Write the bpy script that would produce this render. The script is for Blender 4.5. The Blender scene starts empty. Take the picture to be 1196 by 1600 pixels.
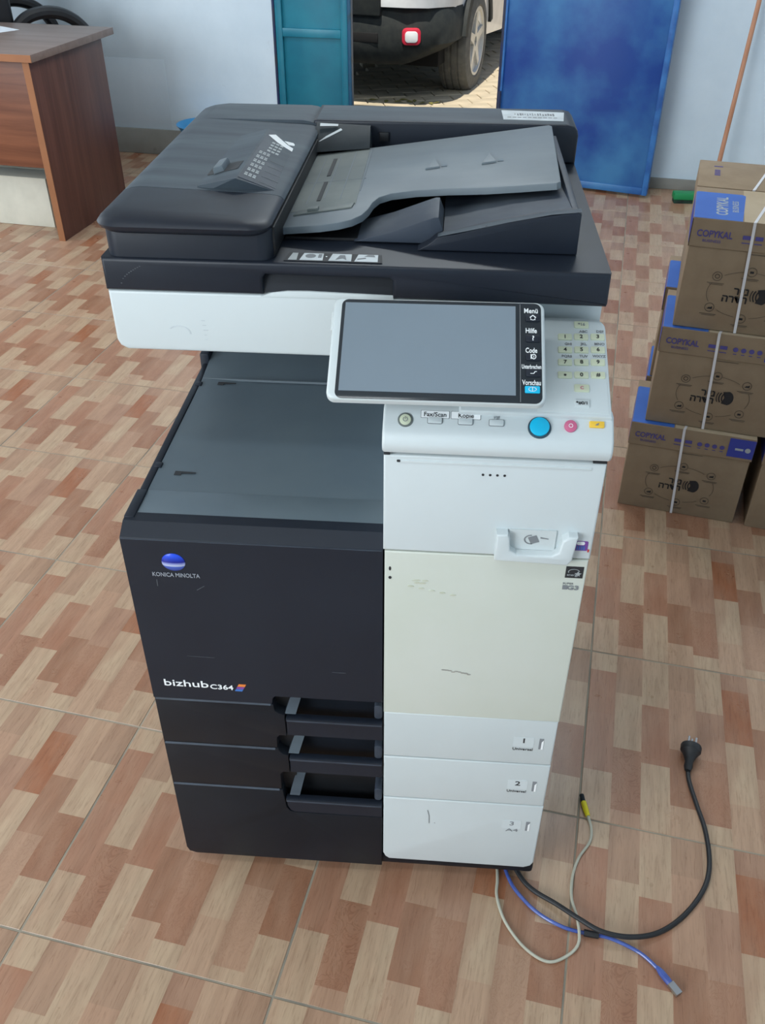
import bpy, bmesh, math, random
from mathutils import Vector, Matrix
random.seed(7)
SC = bpy.context.scene
COL = SC.collection
R = math.radians

# ------------------------------------------------------------------ camera
cam = bpy.data.cameras.new('camera')
cam_ob = bpy.data.objects.new('camera', cam)
COL.objects.link(cam_ob)
cr = Vector((0.99728, 0.07360, 0.00311)); cu = Vector((-0.04628, 0.59309, 0.80380)); cf = Vector((-0.05732, 0.80176, -0.59488))
M = Matrix((cr, cu, -cf)).transposed().to_4x4()
M.translation = Vector((0.41641, -0.89872, 1.47318))
cam_ob.matrix_world = M
cam.sensor_fit = 'AUTO'; cam.sensor_width = 36.0
cam.lens = 36.0 * 1407.24 / 1600.0
cam.clip_start = 0.05; cam.clip_end = 200
SC.camera = cam_ob

# ------------------------------------------------------------------ sky, sun, lamps, exposure
world = bpy.data.worlds.new('sky'); SC.world = world; world.use_nodes = True
wn = world.node_tree.nodes; wl = world.node_tree.links
sky = wn.new('ShaderNodeTexSky'); sky.sky_type = 'NISHITA'; sky.sun_disc = False
sky.sun_elevation = R(66); sky.sun_rotation = R(190)
wl.new(sky.outputs[0], wn['Background'].inputs[0]); wn['Background'].inputs[1].default_value = 0.16
sun = bpy.data.lights.new('sun', 'SUN'); sun.energy = 6.2; sun.angle = R(0.53); sun.color = (1.0, 0.94, 0.84)
sun_ob = bpy.data.objects.new('sun', sun); COL.objects.link(sun_ob)
sun_ob.rotation_euler = Vector((0.10, 0.36, -0.92)).to_track_quat('-Z', 'Y').to_euler()

def area(name, loc, target, sx, sy, power, color):
    l = bpy.data.lights.new(name, 'AREA'); l.shape = 'RECTANGLE'; l.size = sx; l.size_y = sy
    l.energy = power; l.color = color
    o = bpy.data.objects.new(name, l); COL.objects.link(o); o.location = loc
    o.rotation_euler = (Vector(target) - Vector(loc)).to_track_quat('-Z', 'Y').to_euler()
    return o
area('window_daylight', (-3.4, 1.9, 1.75), (0.4, 1.4, 0.4), 2.4, 1.7, 84, (0.86, 0.94, 1.0))
area('ceiling_tube_rear', (0.5, 2.6, 3.05), (0.5, 2.6, 0), 1.3, 0.25, 48, (0.90, 0.97, 1.0))
area('ceiling_tube_front', (-0.4, -0.9, 3.05), (-0.4, -0.9, 0), 1.3, 0.25, 16, (0.90, 0.97, 1.0))
area('front_left_fill', (-2.9, -3.3, 1.95), (0.3, 0.6, 0.4), 2.6, 2.0, 232, (0.88, 0.95, 1.0))  # unseen soft lamp, added to brighten the front-facing surfaces
SC.view_settings.view_transform = 'Standard'; SC.view_settings.look = 'None'
SC.view_settings.gamma = 1.0; SC.view_settings.use_curve_mapping = False
SC.view_settings.exposure = -0.28

# ------------------------------------------------------------------ materials
def lin(c):
    return tuple(((v / 255) / 12.92 if v / 255 <= 0.04045 else ((v / 255 + 0.055) / 1.055) ** 2.4) for v in c) + (1.0,)
def nodes(name):
    m = bpy.data.materials.new(name); m.use_nodes = True
    nt = m.node_tree
    return m, nt, nt.nodes, nt.links, nt.nodes['Principled BSDF']
def coords(N, L, scale, kind='Object'):
    tc = N.new('ShaderNodeTexCoord'); mp = N.new('ShaderNodeMapping')
    mp.inputs['Scale'].default_value = scale if hasattr(scale, '__len__') else (scale,) * 3
    L.new(tc.outputs[kind], mp.inputs[0]); return mp
def noise(N, L, vec, scale, detail=4, rough=0.55):
    n = N.new('ShaderNodeTexNoise'); n.inputs['Scale'].default_value = scale
    n.inputs['Detail'].default_value = detail; n.inputs['Roughness'].default_value = rough
    L.new(vec, n.inputs['Vector']); return n
def ramp(N, L, fac, stops):
    r = N.new('ShaderNodeValToRGB'); L.new(fac, r.inputs[0])
    el = r.color_ramp.elements
    while len(el) < len(stops): el.new(0.5)
    for e, (p, c) in zip(el, stops): e.position = p; e.color = c
    return r
def mat(name, c, rough=0.5, c2=None, scale=6.0, lo=0.4, hi=0.65, metal=0.0, bump=0.0, stretch=(1, 1, 1), spec=0.5, coat=0.0):
    """plain surface colour c, worn or dusted towards c2 in noise patches"""
    m, nt, N, L, B = nodes(name)
    B.inputs['Roughness'].default_value = rough; B.inputs['Metallic'].default_value = metal
    B.inputs['Specular IOR Level'].default_value = spec; B.inputs['Coat Weight'].default_value = coat
    mp = coords(N, L, stretch)
    n = noise(N, L, mp.outputs[0], scale, 5)
    if c2 is None: c2 = tuple(min(255, v * 1.06 + 2) for v in c)
    r = ramp(N, L, n.outputs[0], [(lo, lin(c)), (hi, lin(c2))])
    L.new(r.outputs[0], B.inputs['Base Color'])
    if bump:
        b = N.new('ShaderNodeBump'); b.inputs['Strength'].default_value = bump; b.inputs['Distance'].default_value = 0.002
        L.new(n.outputs[0], b.inputs['Height']); L.new(b.outputs[0], B.inputs['Normal'])
    return m
def plaster(name, c, c2, stain):
    m, nt, N, L, B = nodes(name); B.inputs['Roughness'].default_value = 0.75
    mp = coords(N, L, 1.0)
    n = noise(N, L, mp.outputs[0], 1.6, 6, 0.6)
    r = ramp(N, L, n.outputs[0], [(0.35, lin(c)), (0.65, lin(c2))])
    n2 = noise(N, L, mp.outputs[0], 9.0, 5, 0.65)
    r2 = ramp(N, L, n2.outputs[0], [(0.66, (0, 0, 0, 1)), (0.80, (0.55, 0.55, 0.55, 1))])
    mx = N.new('ShaderNodeMixRGB'); mx.inputs[2].default_value = lin(stain)
    L.new(r2.outputs[0], mx.inputs[0]); L.new(r.outputs[0], mx.inputs[1])
    L.new(mx.outputs[0], B.inputs['Base Color'])
    b = N.new('ShaderNodeBump'); b.inputs['Strength'].default_value = 0.35; b.inputs['Distance'].default_value = 0.004
    L.new(n2.outputs[0], b.inputs['Height']); L.new(b.outputs[0], B.inputs['Normal'])
    return m
def wood(name, c, c2, along='Z', scale=26.0):
    m, nt, N, L, B = nodes(name); B.inputs['Roughness'].default_value = 0.42
    s = {'X': (0.05, 1, 1), 'Y': (1, 0.05, 1), 'Z': (1, 1, 0.05)}[along]
    mp = coords(N, L, s)
    n = noise(N, L, mp.outputs[0], scale, 6, 0.65); n.inputs['Distortion'].default_value = 0.6
    r = ramp(N, L, n.outputs[0], [(0.3, lin(c)), (0.7, lin(c2))])
    L.new(r.outputs[0], B.inputs['Base Color']); return m
def tile_print():
    m, nt, N, L, B = nodes('wood_look_ceramic'); B.inputs['Specular IOR Level'].default_value = 0.5
    at = N.new('ShaderNodeAttribute'); at.attribute_name = 'tone'
    mp = coords(N, L, (1, 0.07, 1))
    n = noise(N, L, mp.outputs[0], 260, 5, 0.7); n.inputs['Distortion'].default_value = 1.2
    r = ramp(N, L, n.outputs[0], [(0.30, (0.72, 0.66, 0.62, 1)), (0.47, (1.0, 1.0, 1.0, 1)), (0.72, (1.09, 1.08, 1.07, 1))])
    nb = noise(N, L, mp.outputs[0], 42, 3, 0.5)
    rb_ = ramp(N, L, nb.outputs[0], [(0.32, (0.88, 0.85, 0.83, 1)), (0.60, (1.05, 1.04, 1.03, 1))])
    mp2 = coords(N, L, (1.0, 0.5, 1))
    n3 = noise(N, L, mp2.outputs[0], 34, 3, 0.5); n3.inputs['Distortion'].default_value = 2.2
    w = N.new('ShaderNodeMath'); w.operation = 'PINGPONG'; w.inputs[1].default_value = 0.06
    L.new(n3.outputs[0], w.inputs[0])
    r2 = ramp(N, L, w.outputs[0], [(0.0, (0.84, 0.78, 0.75, 1)), (0.03, (1.02, 1.02, 1.02, 1))])
    mx = N.new('ShaderNodeMixRGB'); L.new(at.outputs['Alpha'], mx.inputs[0]); L.new(r.outputs[0], mx.inputs[1]); L.new(r2.outputs[0], mx.inputs[2])
    nm = noise(N, L, coords(N, L, (1, 0.35, 1)).outputs[0], 22, 3, 0.5)
    rm = ramp(N, L, nm.outputs[0], [(0.40, (0, 0, 0, 1)), (0.70, (0.55,) * 3 + (1,))])
    mt = N.new('ShaderNodeMixRGB'); mt.inputs[2].default_value = lin((170, 136, 112)); L.new(rm.outputs[0], mt.inputs[0]); L.new(at.outputs['Color'], mt.inputs[1])
    mu = N.new('ShaderNodeMixRGB'); mu.blend_type = 'MULTIPLY'; mu.inputs[0].default_value = 1
    L.new(mt.outputs[0], mu.inputs[1]); L.new(mx.outputs[0], mu.inputs[2])
    mu2 = N.new('ShaderNodeMixRGB'); mu2.blend_type = 'MULTIPLY'; mu2.inputs[0].default_value = 1
    L.new(mu.outputs[0], mu2.inputs[1]); L.new(rb_.outputs[0], mu2.inputs[2])
    L.new(mu2.outputs[0], B.inputs['Base Color'])
    mg = coords(N, L, 3.0)
    g = noise(N, L, mg.outputs[0], 4, 4); rr_ = ramp(N, L, g.outputs[0], [(0.3, (0.26,) * 3 + (1,)), (0.7, (0.38,) * 3 + (1,))])
    L.new(rr_.outputs[0], B.inputs['Roughness'])
    return m

MT = dict(
    tile=tile_print(),
    grout=mat('grey_grout', (158, 148, 130), 0.85, (122, 116, 104), 5),
    wall=plaster('white_limewash', (196, 212, 224), (212, 226, 236), (158, 166, 172)),
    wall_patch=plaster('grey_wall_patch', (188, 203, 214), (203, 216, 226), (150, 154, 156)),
    wall_low=plaster('grey_cement', (128, 128, 122), (150, 150, 146), (84, 84, 80)),
    ceiling=mat('white_ceiling', (205, 208, 208), 0.9),
    teal=mat('teal_gloss_paint', (22, 110, 134), 0.38, (30, 124, 146), 5),
    teal_dark=mat('dark_teal_paint', (18, 78, 110), 0.4, (30, 60, 70), 14, 0.5, 0.7),
    blue=mat('worn_blue_paint', (18, 64, 138), 0.36, (62, 122, 172), 2.6, 0.40, 0.70, bump=0.15),
    blue_edge=mat('light_blue_edge', (52, 112, 176), 0.42, (34, 84, 150), 12),
    blue_dark=mat('dark_blue_jamb', (20, 40, 84), 0.5, (44, 46, 60), 10),
    black=mat('black_plastic', (25, 31, 42), 0.44, (31, 38, 49), 4, 0.35, 0.7, bump=0.05, spec=0.35),
    black_front=mat('black_front_plastic', (22, 26, 33), 0.46, (31, 35, 43), 7, 0.5, 0.85, bump=0.05, spec=0.3),
    dusty=mat('dusty_black_plastic', (50, 60, 71), 0.62, (76, 88, 96), 7, 0.35, 0.72, stretch=(0.5, 3, 1)),
    edge_highlight=mat('painted_edge_highlight', (54, 64, 77), 0.55, (40, 48, 60), 20),  # paints the highlight along drawer, door fold and handle edges
    dusty2=mat('dusty_charcoal', (46, 55, 68), 0.55, (84, 92, 100), 9, 0.45, 0.8),
    cavity=mat('deep_black', (12, 14, 18), 0.55, (22, 25, 30), 8),
    grey=mat('grey_tray_plastic', (98, 109, 117), 0.5, (114, 124, 130), 5, 0.35, 0.7, stretch=(1, 2, 1)),
    grey2=mat('mid_grey_plastic', (88, 102, 112), 0.42, (100, 113, 120), 3, 0.4, 0.7),
    grey_old=mat('yellowed_grey_plastic', (94, 102, 102), 0.55, (114, 121, 118), 9),
    clear=mat('smoky_guide_plastic', (34, 41, 47), 0.5, (52, 60, 64), 9, spec=0.15),
    white=mat('cool_white_plastic', (200, 209, 211), 0.42, (206, 214, 216), 3, 0.35, 0.7, bump=0.03),
    cream=mat('yellowed_white_plastic', (200, 205, 194), 0.44, (206, 210, 202), 5, 0.35, 0.75, bump=0.03),
    white2=mat('grey_white_plastic', (196, 204, 205), 0.44, (202, 209, 210), 4, 0.35, 0.7, bump=0.03),
    keycol=mat('pale_key', (205, 212, 186), 0.45),
    bezel=mat('black_glass', (40, 46, 52), 0.16, (44, 50, 56), 2, spec=0.4),
    lcd=mat('unlit_panel', (118, 131, 142), 0.30, (130, 143, 154), 1.5, 0.3, 0.7, spec=0.4),
    ink=mat('black_ink', (38, 40, 44), 0.6), greyink=mat('grey_ink', (122, 126, 130), 0.7), pale_glint=mat('painted_pale_glint', (205, 211, 214), 0.6),
    whiteink=mat('white_ink', (235, 238, 240), 0.5), dimink=mat('dull_white_ink', (164, 170, 172), 0.6),
    silver=mat('silver_ink', (150, 156, 166), 0.4),
    cyan=mat('cyan_key', (16, 186, 230), 0.35), darkring=mat('dark_ring', (44, 70, 84), 0.4),
    pink=mat('pink_key', (196, 98, 134), 0.4), yellow=mat('amber_key', (232, 188, 62), 0.45),
    globe=None, sticker=mat('paper_sticker', (206, 214, 218), 0.6, (186, 194, 198), 30),
    scuff=mat('grey_scuff', (120, 118, 112), 0.8, (168, 166, 158), 40), scuff_light=mat('pale_scratch', (88, 92, 98), 0.7, (60, 64, 70), 60),
    smudge=mat('tan_smudge', (190, 192, 172), 0.7, (204, 208, 194), 40),
    orange=mat('orange_mark', (226, 128, 60), 0.5), violet=mat('violet_mark', (120, 70, 150), 0.5), red=mat('red_mark', (190, 60, 60), 0.5),
    bluem=mat('blue_mark', (60, 110, 180), 0.5),
    card=mat('brown_cardboard', (146, 126, 102), 0.85, (138, 118, 95), 18, bump=0.05), card_light=mat('light_cardboard', (182, 164, 138), 0.85, (174, 155, 128), 12),
    cardink=mat('box_black_ink', (34, 32, 34), 0.8), cardink2=mat('box_thin_ink', (92, 80, 68), 0.85), purple=mat('box_purple_ink', (78, 72, 134), 0.8),
    boxblue=mat('box_blue_print', (52, 96, 178), 0.6, (58, 104, 186), 10), boxblue2=mat('box_navy_print', (52, 62, 150), 0.7),
    strap=mat('white_strap', (216, 214, 216), 0.35),
    desk=wood('walnut_laminate_upright', (78, 46, 38), (106, 68, 56)), desk_h=wood('walnut_laminate_level', (100, 56, 38), (140, 88, 62), 'X', 22),
    desk_top=wood('walnut_laminate_top_sheen', (120, 102, 94), (140, 122, 114), 'X', 26), desk_edge=mat('tan_edge_band', (146, 96, 62), 0.5),  # desktop greyed and lightened: the pale wall's reflection is in its colour
    vinyl=mat('black_vinyl', (22, 23, 27), 0.4, (30, 31, 35), 5), rubber=mat('black_rubber', (24, 25, 28), 0.55, (34, 35, 38), 9),
    cablegrey=mat('grey_cable', (176, 174, 158), 0.5), cableblue=mat('blue_cable', (58, 78, 150), 0.25, (76, 98, 170), 30, coat=0.4),
    yellowtip=mat('yellow_boot', (214, 200, 30), 0.5), metal=mat('plated_metal', (180, 182, 186), 0.3, metal=1.0),
    green=mat('green_plastic', (16, 128, 74), 0.5), bristle=mat('dark_bristles', (26, 60, 44), 0.9, (18, 30, 26), 60),
    stick=mat('tan_wood_stick', (186, 134, 104), 0.55, (170, 118, 88), 12, stretch=(3, 3, 0.3)),
    basin=mat('blue_basin', (60, 140, 190), 0.4), paper=mat('white_paper', (226, 230, 236), 0.7), carton_white=mat('white_carton', (206, 204, 190), 0.75),
    carpaint=mat('white_car_paint', (226, 228, 228), 0.2, coat=0.6), carsilver=mat('silver_car_paint', (150, 150, 146), 0.28, metal=0.4, coat=0.5),
    carblack=mat('textured_black_bumper', (44, 48, 48), 0.62, (54, 57, 55), 20, spec=0.25), tyre=mat('tyre_rubber', (96, 95, 90), 0.85, (112, 110, 103), 20),
    rim=mat('alloy', (200, 200, 196), 0.3, metal=0.3), glass=mat('dark_glass', (30, 34, 38), 0.06), lamp=mat('lamp_lens', (225, 228, 228), 0.12),
    redring=mat('red_bezel', (200, 44, 66), 0.35), under=mat('dark_underside', (18, 18, 18), 0.9),
    paver=mat('sand_paver', (176, 164, 140), 0.9, (196, 182, 156), 7), ground=mat('sandy_joint', (150, 136, 112), 0.95), leafm=mat('dry_leaf', (112, 106, 52), 0.9),
)
def globe_mat():
    m, nt, N, L, B = nodes('blue_globe'); B.inputs['Roughness'].default_value = 0.25
    tc = N.new('ShaderNodeTexCoord'); sp = N.new('ShaderNodeSeparateXYZ'); L.new(tc.outputs['Generated'], sp.inputs[0])
    r = ramp(N, L, sp.outputs[2], [(0.0, lin((40, 60, 150))), (0.30, lin((70, 100, 190))), (0.36, lin((190, 200, 225))), (0.50, lin((120, 130, 200))), (0.56, lin((20, 30, 130))), (0.9, lin((40, 80, 220)))])
    L.new(r.outputs[0], B.inputs['Base Color']); return m
MT['globe'] = globe_mat()

# ------------------------------------------------------------------ geometry helpers
class G:
    def __init__(self): self.v = []; self.f = []
    def add(self, vs, fs):
        o = len(self.v); self.v += [tuple(p) for p in vs]; self.f += [tuple(i + o for i in f) for f in fs]; return self
    def bm(self, b):
        b.verts.index_update(); self.add([v.co.copy() for v in b.verts], [[v.index for v in f.verts] for f in b.faces]); b.free(); return self
    def box(self, x0, x1, y0, y1, z0, z1, b=0.003, seg=2):
        m = bmesh.new(); bmesh.ops.create_cube(m, size=1)
        for v in m.verts: v.co = Vector(((x0 + x1) / 2 + v.co.x * (x1 - x0), (y0 + y1) / 2 + v.co.y * (y1 - y0), (z0 + z1) / 2 + v.co.z * (z1 - z0)))
        if b: bmesh.ops.bevel(m, geom=m.edges[:], offset=min(b, 0.45 * min(abs(x1 - x0), abs(y1 - y0), abs(z1 - z0))), segments=seg, profile=0.5, affect='EDGES')
        return self.bm(m)
    def prism(self, poly, fr, t0, t1, b=0.0, seg=2):
        """poly (u,v) in frame fr=(o,ex,ey) extruded along the normal from t0 to t1"""
        o, ex, ey = (Vector(a) for a in fr); en = ex.cross(ey)
        m = bmesh.new(); n = len(poly)
        lo = [m.verts.new(o + ex * u + ey * v + en * t0) for u, v in poly]
        hi = [m.verts.new(o + ex * u + ey * v + en * t1) for u, v in poly]
        m.faces.new(lo[::-1]); top = m.faces.new(hi)
        for i in range(n): m.faces.new((lo[i], lo[(i + 1) % n], hi[(i + 1) % n], hi[i]))
        bmesh.ops.recalc_face_normals(m, faces=m.faces[:])
        if b: bmesh.ops.bevel(m, geom=top.edges[:], offset=b, segments=seg, profile=0.5, affect='EDGES')
        return self.bm(m)
    def tube(self, pts, r, seg=8, sub=6, smooth=True, cap=True):
        P = [Vector(p) for p in pts]; rad = r if hasattr(r, '__len__') else [r] * len(P)
        Q, RR = [], []
        if smooth and len(P) > 2:
            for i in range(len(P) - 1):
                a, b_, c, d = P[max(i - 1, 0)], P[i], P[i + 1], P[min(i + 2, len(P) - 1)]
                for k in range(sub):
                    t = k / sub
                    Q.append(0.5 * ((2 * b_) + (c - a) * t + (2 * a - 5 * b_ + 4 * c - d) * t * t + (3 * b_ - a - 3 * c + d) * t ** 3))
                    RR.append(rad[i] * (1 - t) + rad[i + 1] * t)
            Q.append(P[-1]); RR.append(rad[-1])
        else: Q, RR = P, list(rad)
        vs, fs = [], []
        up = Vector((0, 0, 1))
        T0 = (Q[1] - Q[0]).normalized()
        if abs(T0.dot(up)) > 0.95: up = Vector((1, 0, 0))
        nrm = (up - T0 * up.dot(T0)).normalized()
        for i, q in enumerate(Q):
            T = (Q[min(i + 1, len(Q) - 1)] - Q[max(i - 1, 0)]).normalized()
            nrm = (nrm - T * nrm.dot(T)).normalized(); bn = T.cross(nrm)
            for k in range(seg):
                a = 2 * math.pi * k / seg; vs.append(q + (nrm * math.cos(a) + bn * math.sin(a)) * RR[i])
        for i in range(len(Q) - 1):
            for k in range(seg): fs.append((i * seg + k, i * seg + (k + 1) % seg, (i + 1) * seg + (k + 1) % seg, (i + 1) * seg + k))
        if cap: fs.append(tuple(range(seg))[::-1]); fs.append(tuple((len(Q) - 1) * seg + k for k in range(seg)))
        return self.add(vs, fs)
    def lathe(self, prof, seg=24, fr=((0, 0, 0), (1, 0, 0), (0, 1, 0))):
        """prof = (radius, height along the frame normal)"""
        o, ex, ey = (Vector(a) for a in fr); en = ex.cross(ey)
        vs, fs = [], []
        for r_, h in prof:
            for k in range(seg):
                a = 2 * math.pi * k / seg; vs.append(o + (ex * math.cos(a) + ey * math.sin(a)) * r_ + en * h)
        n = len(prof)
        for i in range(n - 1):
            for k in range(seg): fs.append((i * seg + k, i * seg + (k + 1) % seg, (i + 1) * seg + (k + 1) % seg, (i + 1) * seg + k))
        fs.append(tuple(range(seg))[::-1]); fs.append(tuple((n - 1) * seg + k for k in range(seg)))
        return self.add(vs, fs)
def link(name, mesh, parent=None):
    o = bpy.data.objects.new(name, mesh); COL.objects.link(o)
    if parent: o.parent = parent
    return o
def obj(name, g, m, parent=None, angle=35, tw=False):
    me = bpy.data.meshes.new(name); me.from_pydata(g.v, [], g.f); me.validate()
    b = bmesh.new(); b.from_mesh(me); bmesh.ops.recalc_face_normals(b, faces=b.faces[:]); b.to_mesh(me); b.free()
    me.materials.append(m if not isinstance(m, str) else MT[m])
    me.polygons.foreach_set('use_smooth', [True] * len(me.polygons)); me.set_sharp_from_angle(angle=R(angle))
    o = link(name, me, parent)
    if tw: o.location = -parent.location
    return o
def tag(o, label=None, cat=None, group=None, kind=None):
    for k, v in (('label', label), ('category', cat), ('group', group), ('kind', kind)):
        if v: o[k] = v
    return o
def empty(name, loc, rz=0.0, **kw):
    o = bpy.data.objects.new(name, None); COL.objects.link(o); o.location = loc; o.rotation_euler = (0, 0, rz)
    o.empty_display_size = 0.1
    return tag(o, **kw)
def copy_tree(o, parent=None):
    c = o.copy(); COL.objects.link(c)
    if parent: c.parent = parent
    for ch in list(o.children): copy_tree(ch, c)
    return c
def rr(cx, cy, w, h, r, seg=5):
    pts = []
    for sx, sy, a0 in ((1, 1, 0), (-1, 1, 90), (-1, -1, 180), (1, -1, 270)):
        for k in range(seg + 1):
            a = R(a0 + 90 * k / seg); pts.append((cx + sx * (w / 2 - r) + r * math.cos(a), cy + sy * (h / 2 - r) + r * math.sin(a)))
    return pts
def rect(x0, x1, y0, y1): return [(x0, y0), (x1, y0), (x1, y1), (x0, y1)]
def disc(cx, cy, r, n=20, ry=None): return [(cx + r * math.cos(2 * math.pi * k / n), cy + (ry or r) * math.sin(2 * math.pi * k / n)) for k in range(n)]
def ring_g(g, cx, cy, rx, ry, w, fr, t0, t1, a0=0, a1=360, n=28):
    o, ex, ey = (Vector(a) for a in fr); en = ex.cross(ey); vs, fs = [], []
    for k in range(n + 1):
        a = R(a0 + (a1 - a0) * k / n); c, s = math.cos(a), math.sin(a)
        for q, t in ((1 - w / 2 / rx, t0), (1 + w / 2 / rx, t0), (1 + w / 2 / rx, t1), (1 - w / 2 / rx, t1)):
            vs.append(o + ex * (cx + rx * q * c) + ey * (cy + ry * q * s) + en * t)
    for k in range(n):
        for j in range(4): fs.append((k * 4 + j, k * 4 + (j + 1) % 4, k * 4 + 4 + (j + 1) % 4, k * 4 + 4 + j))
    return g.add(vs, fs)
def text(g, s, u, v, size, fr, t0, t1, align='CENTER', bold=0.0, sx=1.0, rot=0.0, width=None):
    """lettering as thin solid glyphs lying in frame fr; v is the vertical middle of the capitals"""
    c = bpy.data.curves.new('lettering', 'FONT'); c.body = s; c.size = size; c.align_x = align; c.offset = bold * size
    c.resolution_u = 3; c.extrude = 0.5
    o = bpy.data.objects.new('lettering', c); COL.objects.link(o)
    dg = bpy.context.evaluated_depsgraph_get(); me = bpy.data.meshes.new_from_object(o.evaluated_get(dg))
    O, ex, ey = (Vector(a) for a in fr); en = ex.cross(ey)
    cs, sn = math.cos(rot), math.sin(rot); vs = []
    if width: sx = width / (max(p.co.x for p in me.vertices) - min(p.co.x for p in me.vertices))
    for p in me.vertices:
        x, y = p.co.x * sx, p.co.y - 0.36 * size
        x, y = x * cs - y * sn, x * sn + y * cs
        vs.append(O + ex * (u + x) + ey * (v + y) + en * (t0 if p.co.z < 0 else t1))
    g.add(vs, [list(p.vertices) for p in me.polygons])
    bpy.data.objects.remove(o); bpy.data.curves.remove(c); bpy.data.meshes.remove(me)
    return g
XY = ((0, 0, 0), (1, 0, 0), (0, 1, 0)); XZ = ((0, 0, 0), (1, 0, 0), (0, 0, 1))
def at_z(z): return ((0, 0, z), (1, 0, 0), (0, 1, 0))
def at_y(y): return ((0, y, 0), (1, 0, 0), (0, 0, 1))

# ------------------------------------------------------------------ floor: ceramic tiles with a printed strip pattern
TA = math.atan2(-0.0743864, 0.4438093); TS = 0.45
TO = Vector((-0.24786, -0.14530, 0))
LT, LM, MM, BB, RD, OR, DK = (179, 154, 128), (175, 145, 120), (169, 135, 111), (160, 129, 106), (156, 112, 88), (153, 100, 71), (153, 111, 87)
STRIPS = [
    [(1, .88, LT, 0), (.88, .60, RD, 0), (.60, .26, (157, 115, 92), 0), (.26, 0, LT, 0)],
    [(1, .75, BB, 0), (.75, .41, LT, 0), (.41, .07, DK, 1), (.07, 0, MM, 0)],
    [(1, .70, LT, 0), (.70, .35, RD, 0.2), (.35, 0, LT, 0)],
    [(1, .83, BB, 0), (.83, .46, MM, 0), (.46, .15, (149, 108, 84), .2), (.15, 0, LM, 0)],
    [(1, .72, LT, 0), (.72, .43, (160, 124, 102), 0), (.43, .09, DK, .7), (.09, 0, LT, 0)],
    [(1, .89, (156, 120, 98), 0), (.89, .56, OR, .2), (.56, .22, LT, 0), (.22, 0, LM, 0)],
    [(1, .67, LM, 0), (.67, .38, (150, 110, 86), 0), (.38, .05, MM, .6), (.05, 0, LT, 0)],
    [(1, .78, BB, 0), (.78, .50, LT, 0), (.50, .20, (148, 106, 82), .6), (.20, 0, LT, 0)],
]
fg = G(); fg.box(-4.6, 5.0, -4.4, 5.6, -0.12, -0.0009, 0)
floor = obj('floor', fg, 'grout'); tag(floor, kind='structure'); floor.rotation_euler.z = TA
def tile_mesh():
    m = bmesh.new(); cl = m.loops.layers.float_color.new('tone')
    h = TS / 2; gp = 0.0013; a, b_ = -h + gp, h - gp; bv = 0.0012; zt, zb = 0.0, -0.0012
    def quad(ps, c, al=0.0):
        f = m.faces.new([m.verts.new(p) for p in ps])
        for l in f.loops: l[cl] = lin(c)[:3] + (al,)
    t0, t1 = a + bv, b_ - bv
    for i, colm in enumerate(STRIPS):
        x0 = t0 + (t1 - t0) * i / 8; x1 = t0 + (t1 - t0) * (i + 1) / 8
        for hi, lo, c, al in colm:
            y0 = t0 + (t1 - t0) * lo; y1 = t0 + (t1 - t0) * hi
            quad([(x0, y0, zt), (x1, y0, zt), (x1, y1, zt), (x0, y1, zt)], c, al)
    for k in range(4):
        mt = Matrix.Rotation(k * math.pi / 2, 3, 'Z')
        quad([mt @ Vector(p) for p in ((a, a, zb), (b_, a, zb), (t1, t0, zt), (t0, t0, zt))], (155, 128, 106))
    me = bpy.data.meshes.new('floor_tile'); m.to_mesh(me); m.free(); me.materials.append(MT['tile']); return me
TM = tile_mesh()
Rm = Matrix.Rotation(TA, 4, 'Z'); Ri = Rm.inverted()
for iu in range(-8, 8):
    for iv in range(-3, 11):
        o = link('floor_tile', TM, floor)
        o.location = (Ri @ TO) + Vector(((iu + .5) * TS, (iv + .5) * TS, random.uniform(-.0003, .0003)))

# ------------------------------------------------------------------ room shell
WO = Vector((-1.5, 4.57, 0)); WA = R(-8.5)
def on_wall(s, out, z=0.0):
    return WO + Vector((math.cos(WA) * s - math.sin(WA) * out, math.sin(WA) * s + math.cos(WA) * out, z))
def wall_part(name, g, m, kind='structure'):
    o = obj(name, g, m); o.location = WO; o.rotation_euler.z = WA; tag(o, kind=kind); return o
H = 3.1; SL, SR = -2.6, 4.3; D0, D1, DH = 0.965, 2.215, 2.15
g = G()
g.prism([(SL, 0), (D0, 0), (D0, DH), (D1, DH), (D1, 0), (SR, 0), (SR, H), (SL, H)], XZ, -0.2, 0.0)
wall_part('wall_back', g, 'wall')
g = G(); g.box(SL - .2, SL, -9.2, 0.2, 0, H, 0); wall_part('wall_left', g, 'wall')
g = G(); g.box(SR, SR + .2, -9.2, 0.2, 0, H, 0); wall_part('wall_right', g, 'wall')
g = G(); g.box(SL - .2, SR + .2, -9.4, -9.2, 0, H, 0); wall_part('wall_front', g, 'wall')
g = G(); g.box(SL - .2, SR + .2, -9.4, 0.2, H, H + .15, 0); wall_part('ceiling', g, 'ceiling')
g = G(); g.box(SL, D0 - .03, -0.012, 0, 0, 0.14, 0.003); wall_part('baseboard_left', g, 'wall_low')
g = G(); g.box(D1 + .03, SR, -0.012, 0, 0, 0.055, 0.003); wall_part('baseboard_right', g, 'wall_low')
# door frame
g = G()
g.box(D0 - .014, D0, -0.006, 0.10, 0, DH + .03, 0.004); g.box(D1 - .045, D1 + .0, -0.02, 0.10, 0, DH + .03, 0.004); g.box(D0 - .035, D1, -0.02, 0.10, DH, DH + .035, 0.004)
wall_part('trim_1', g, 'blue_dark')
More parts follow.
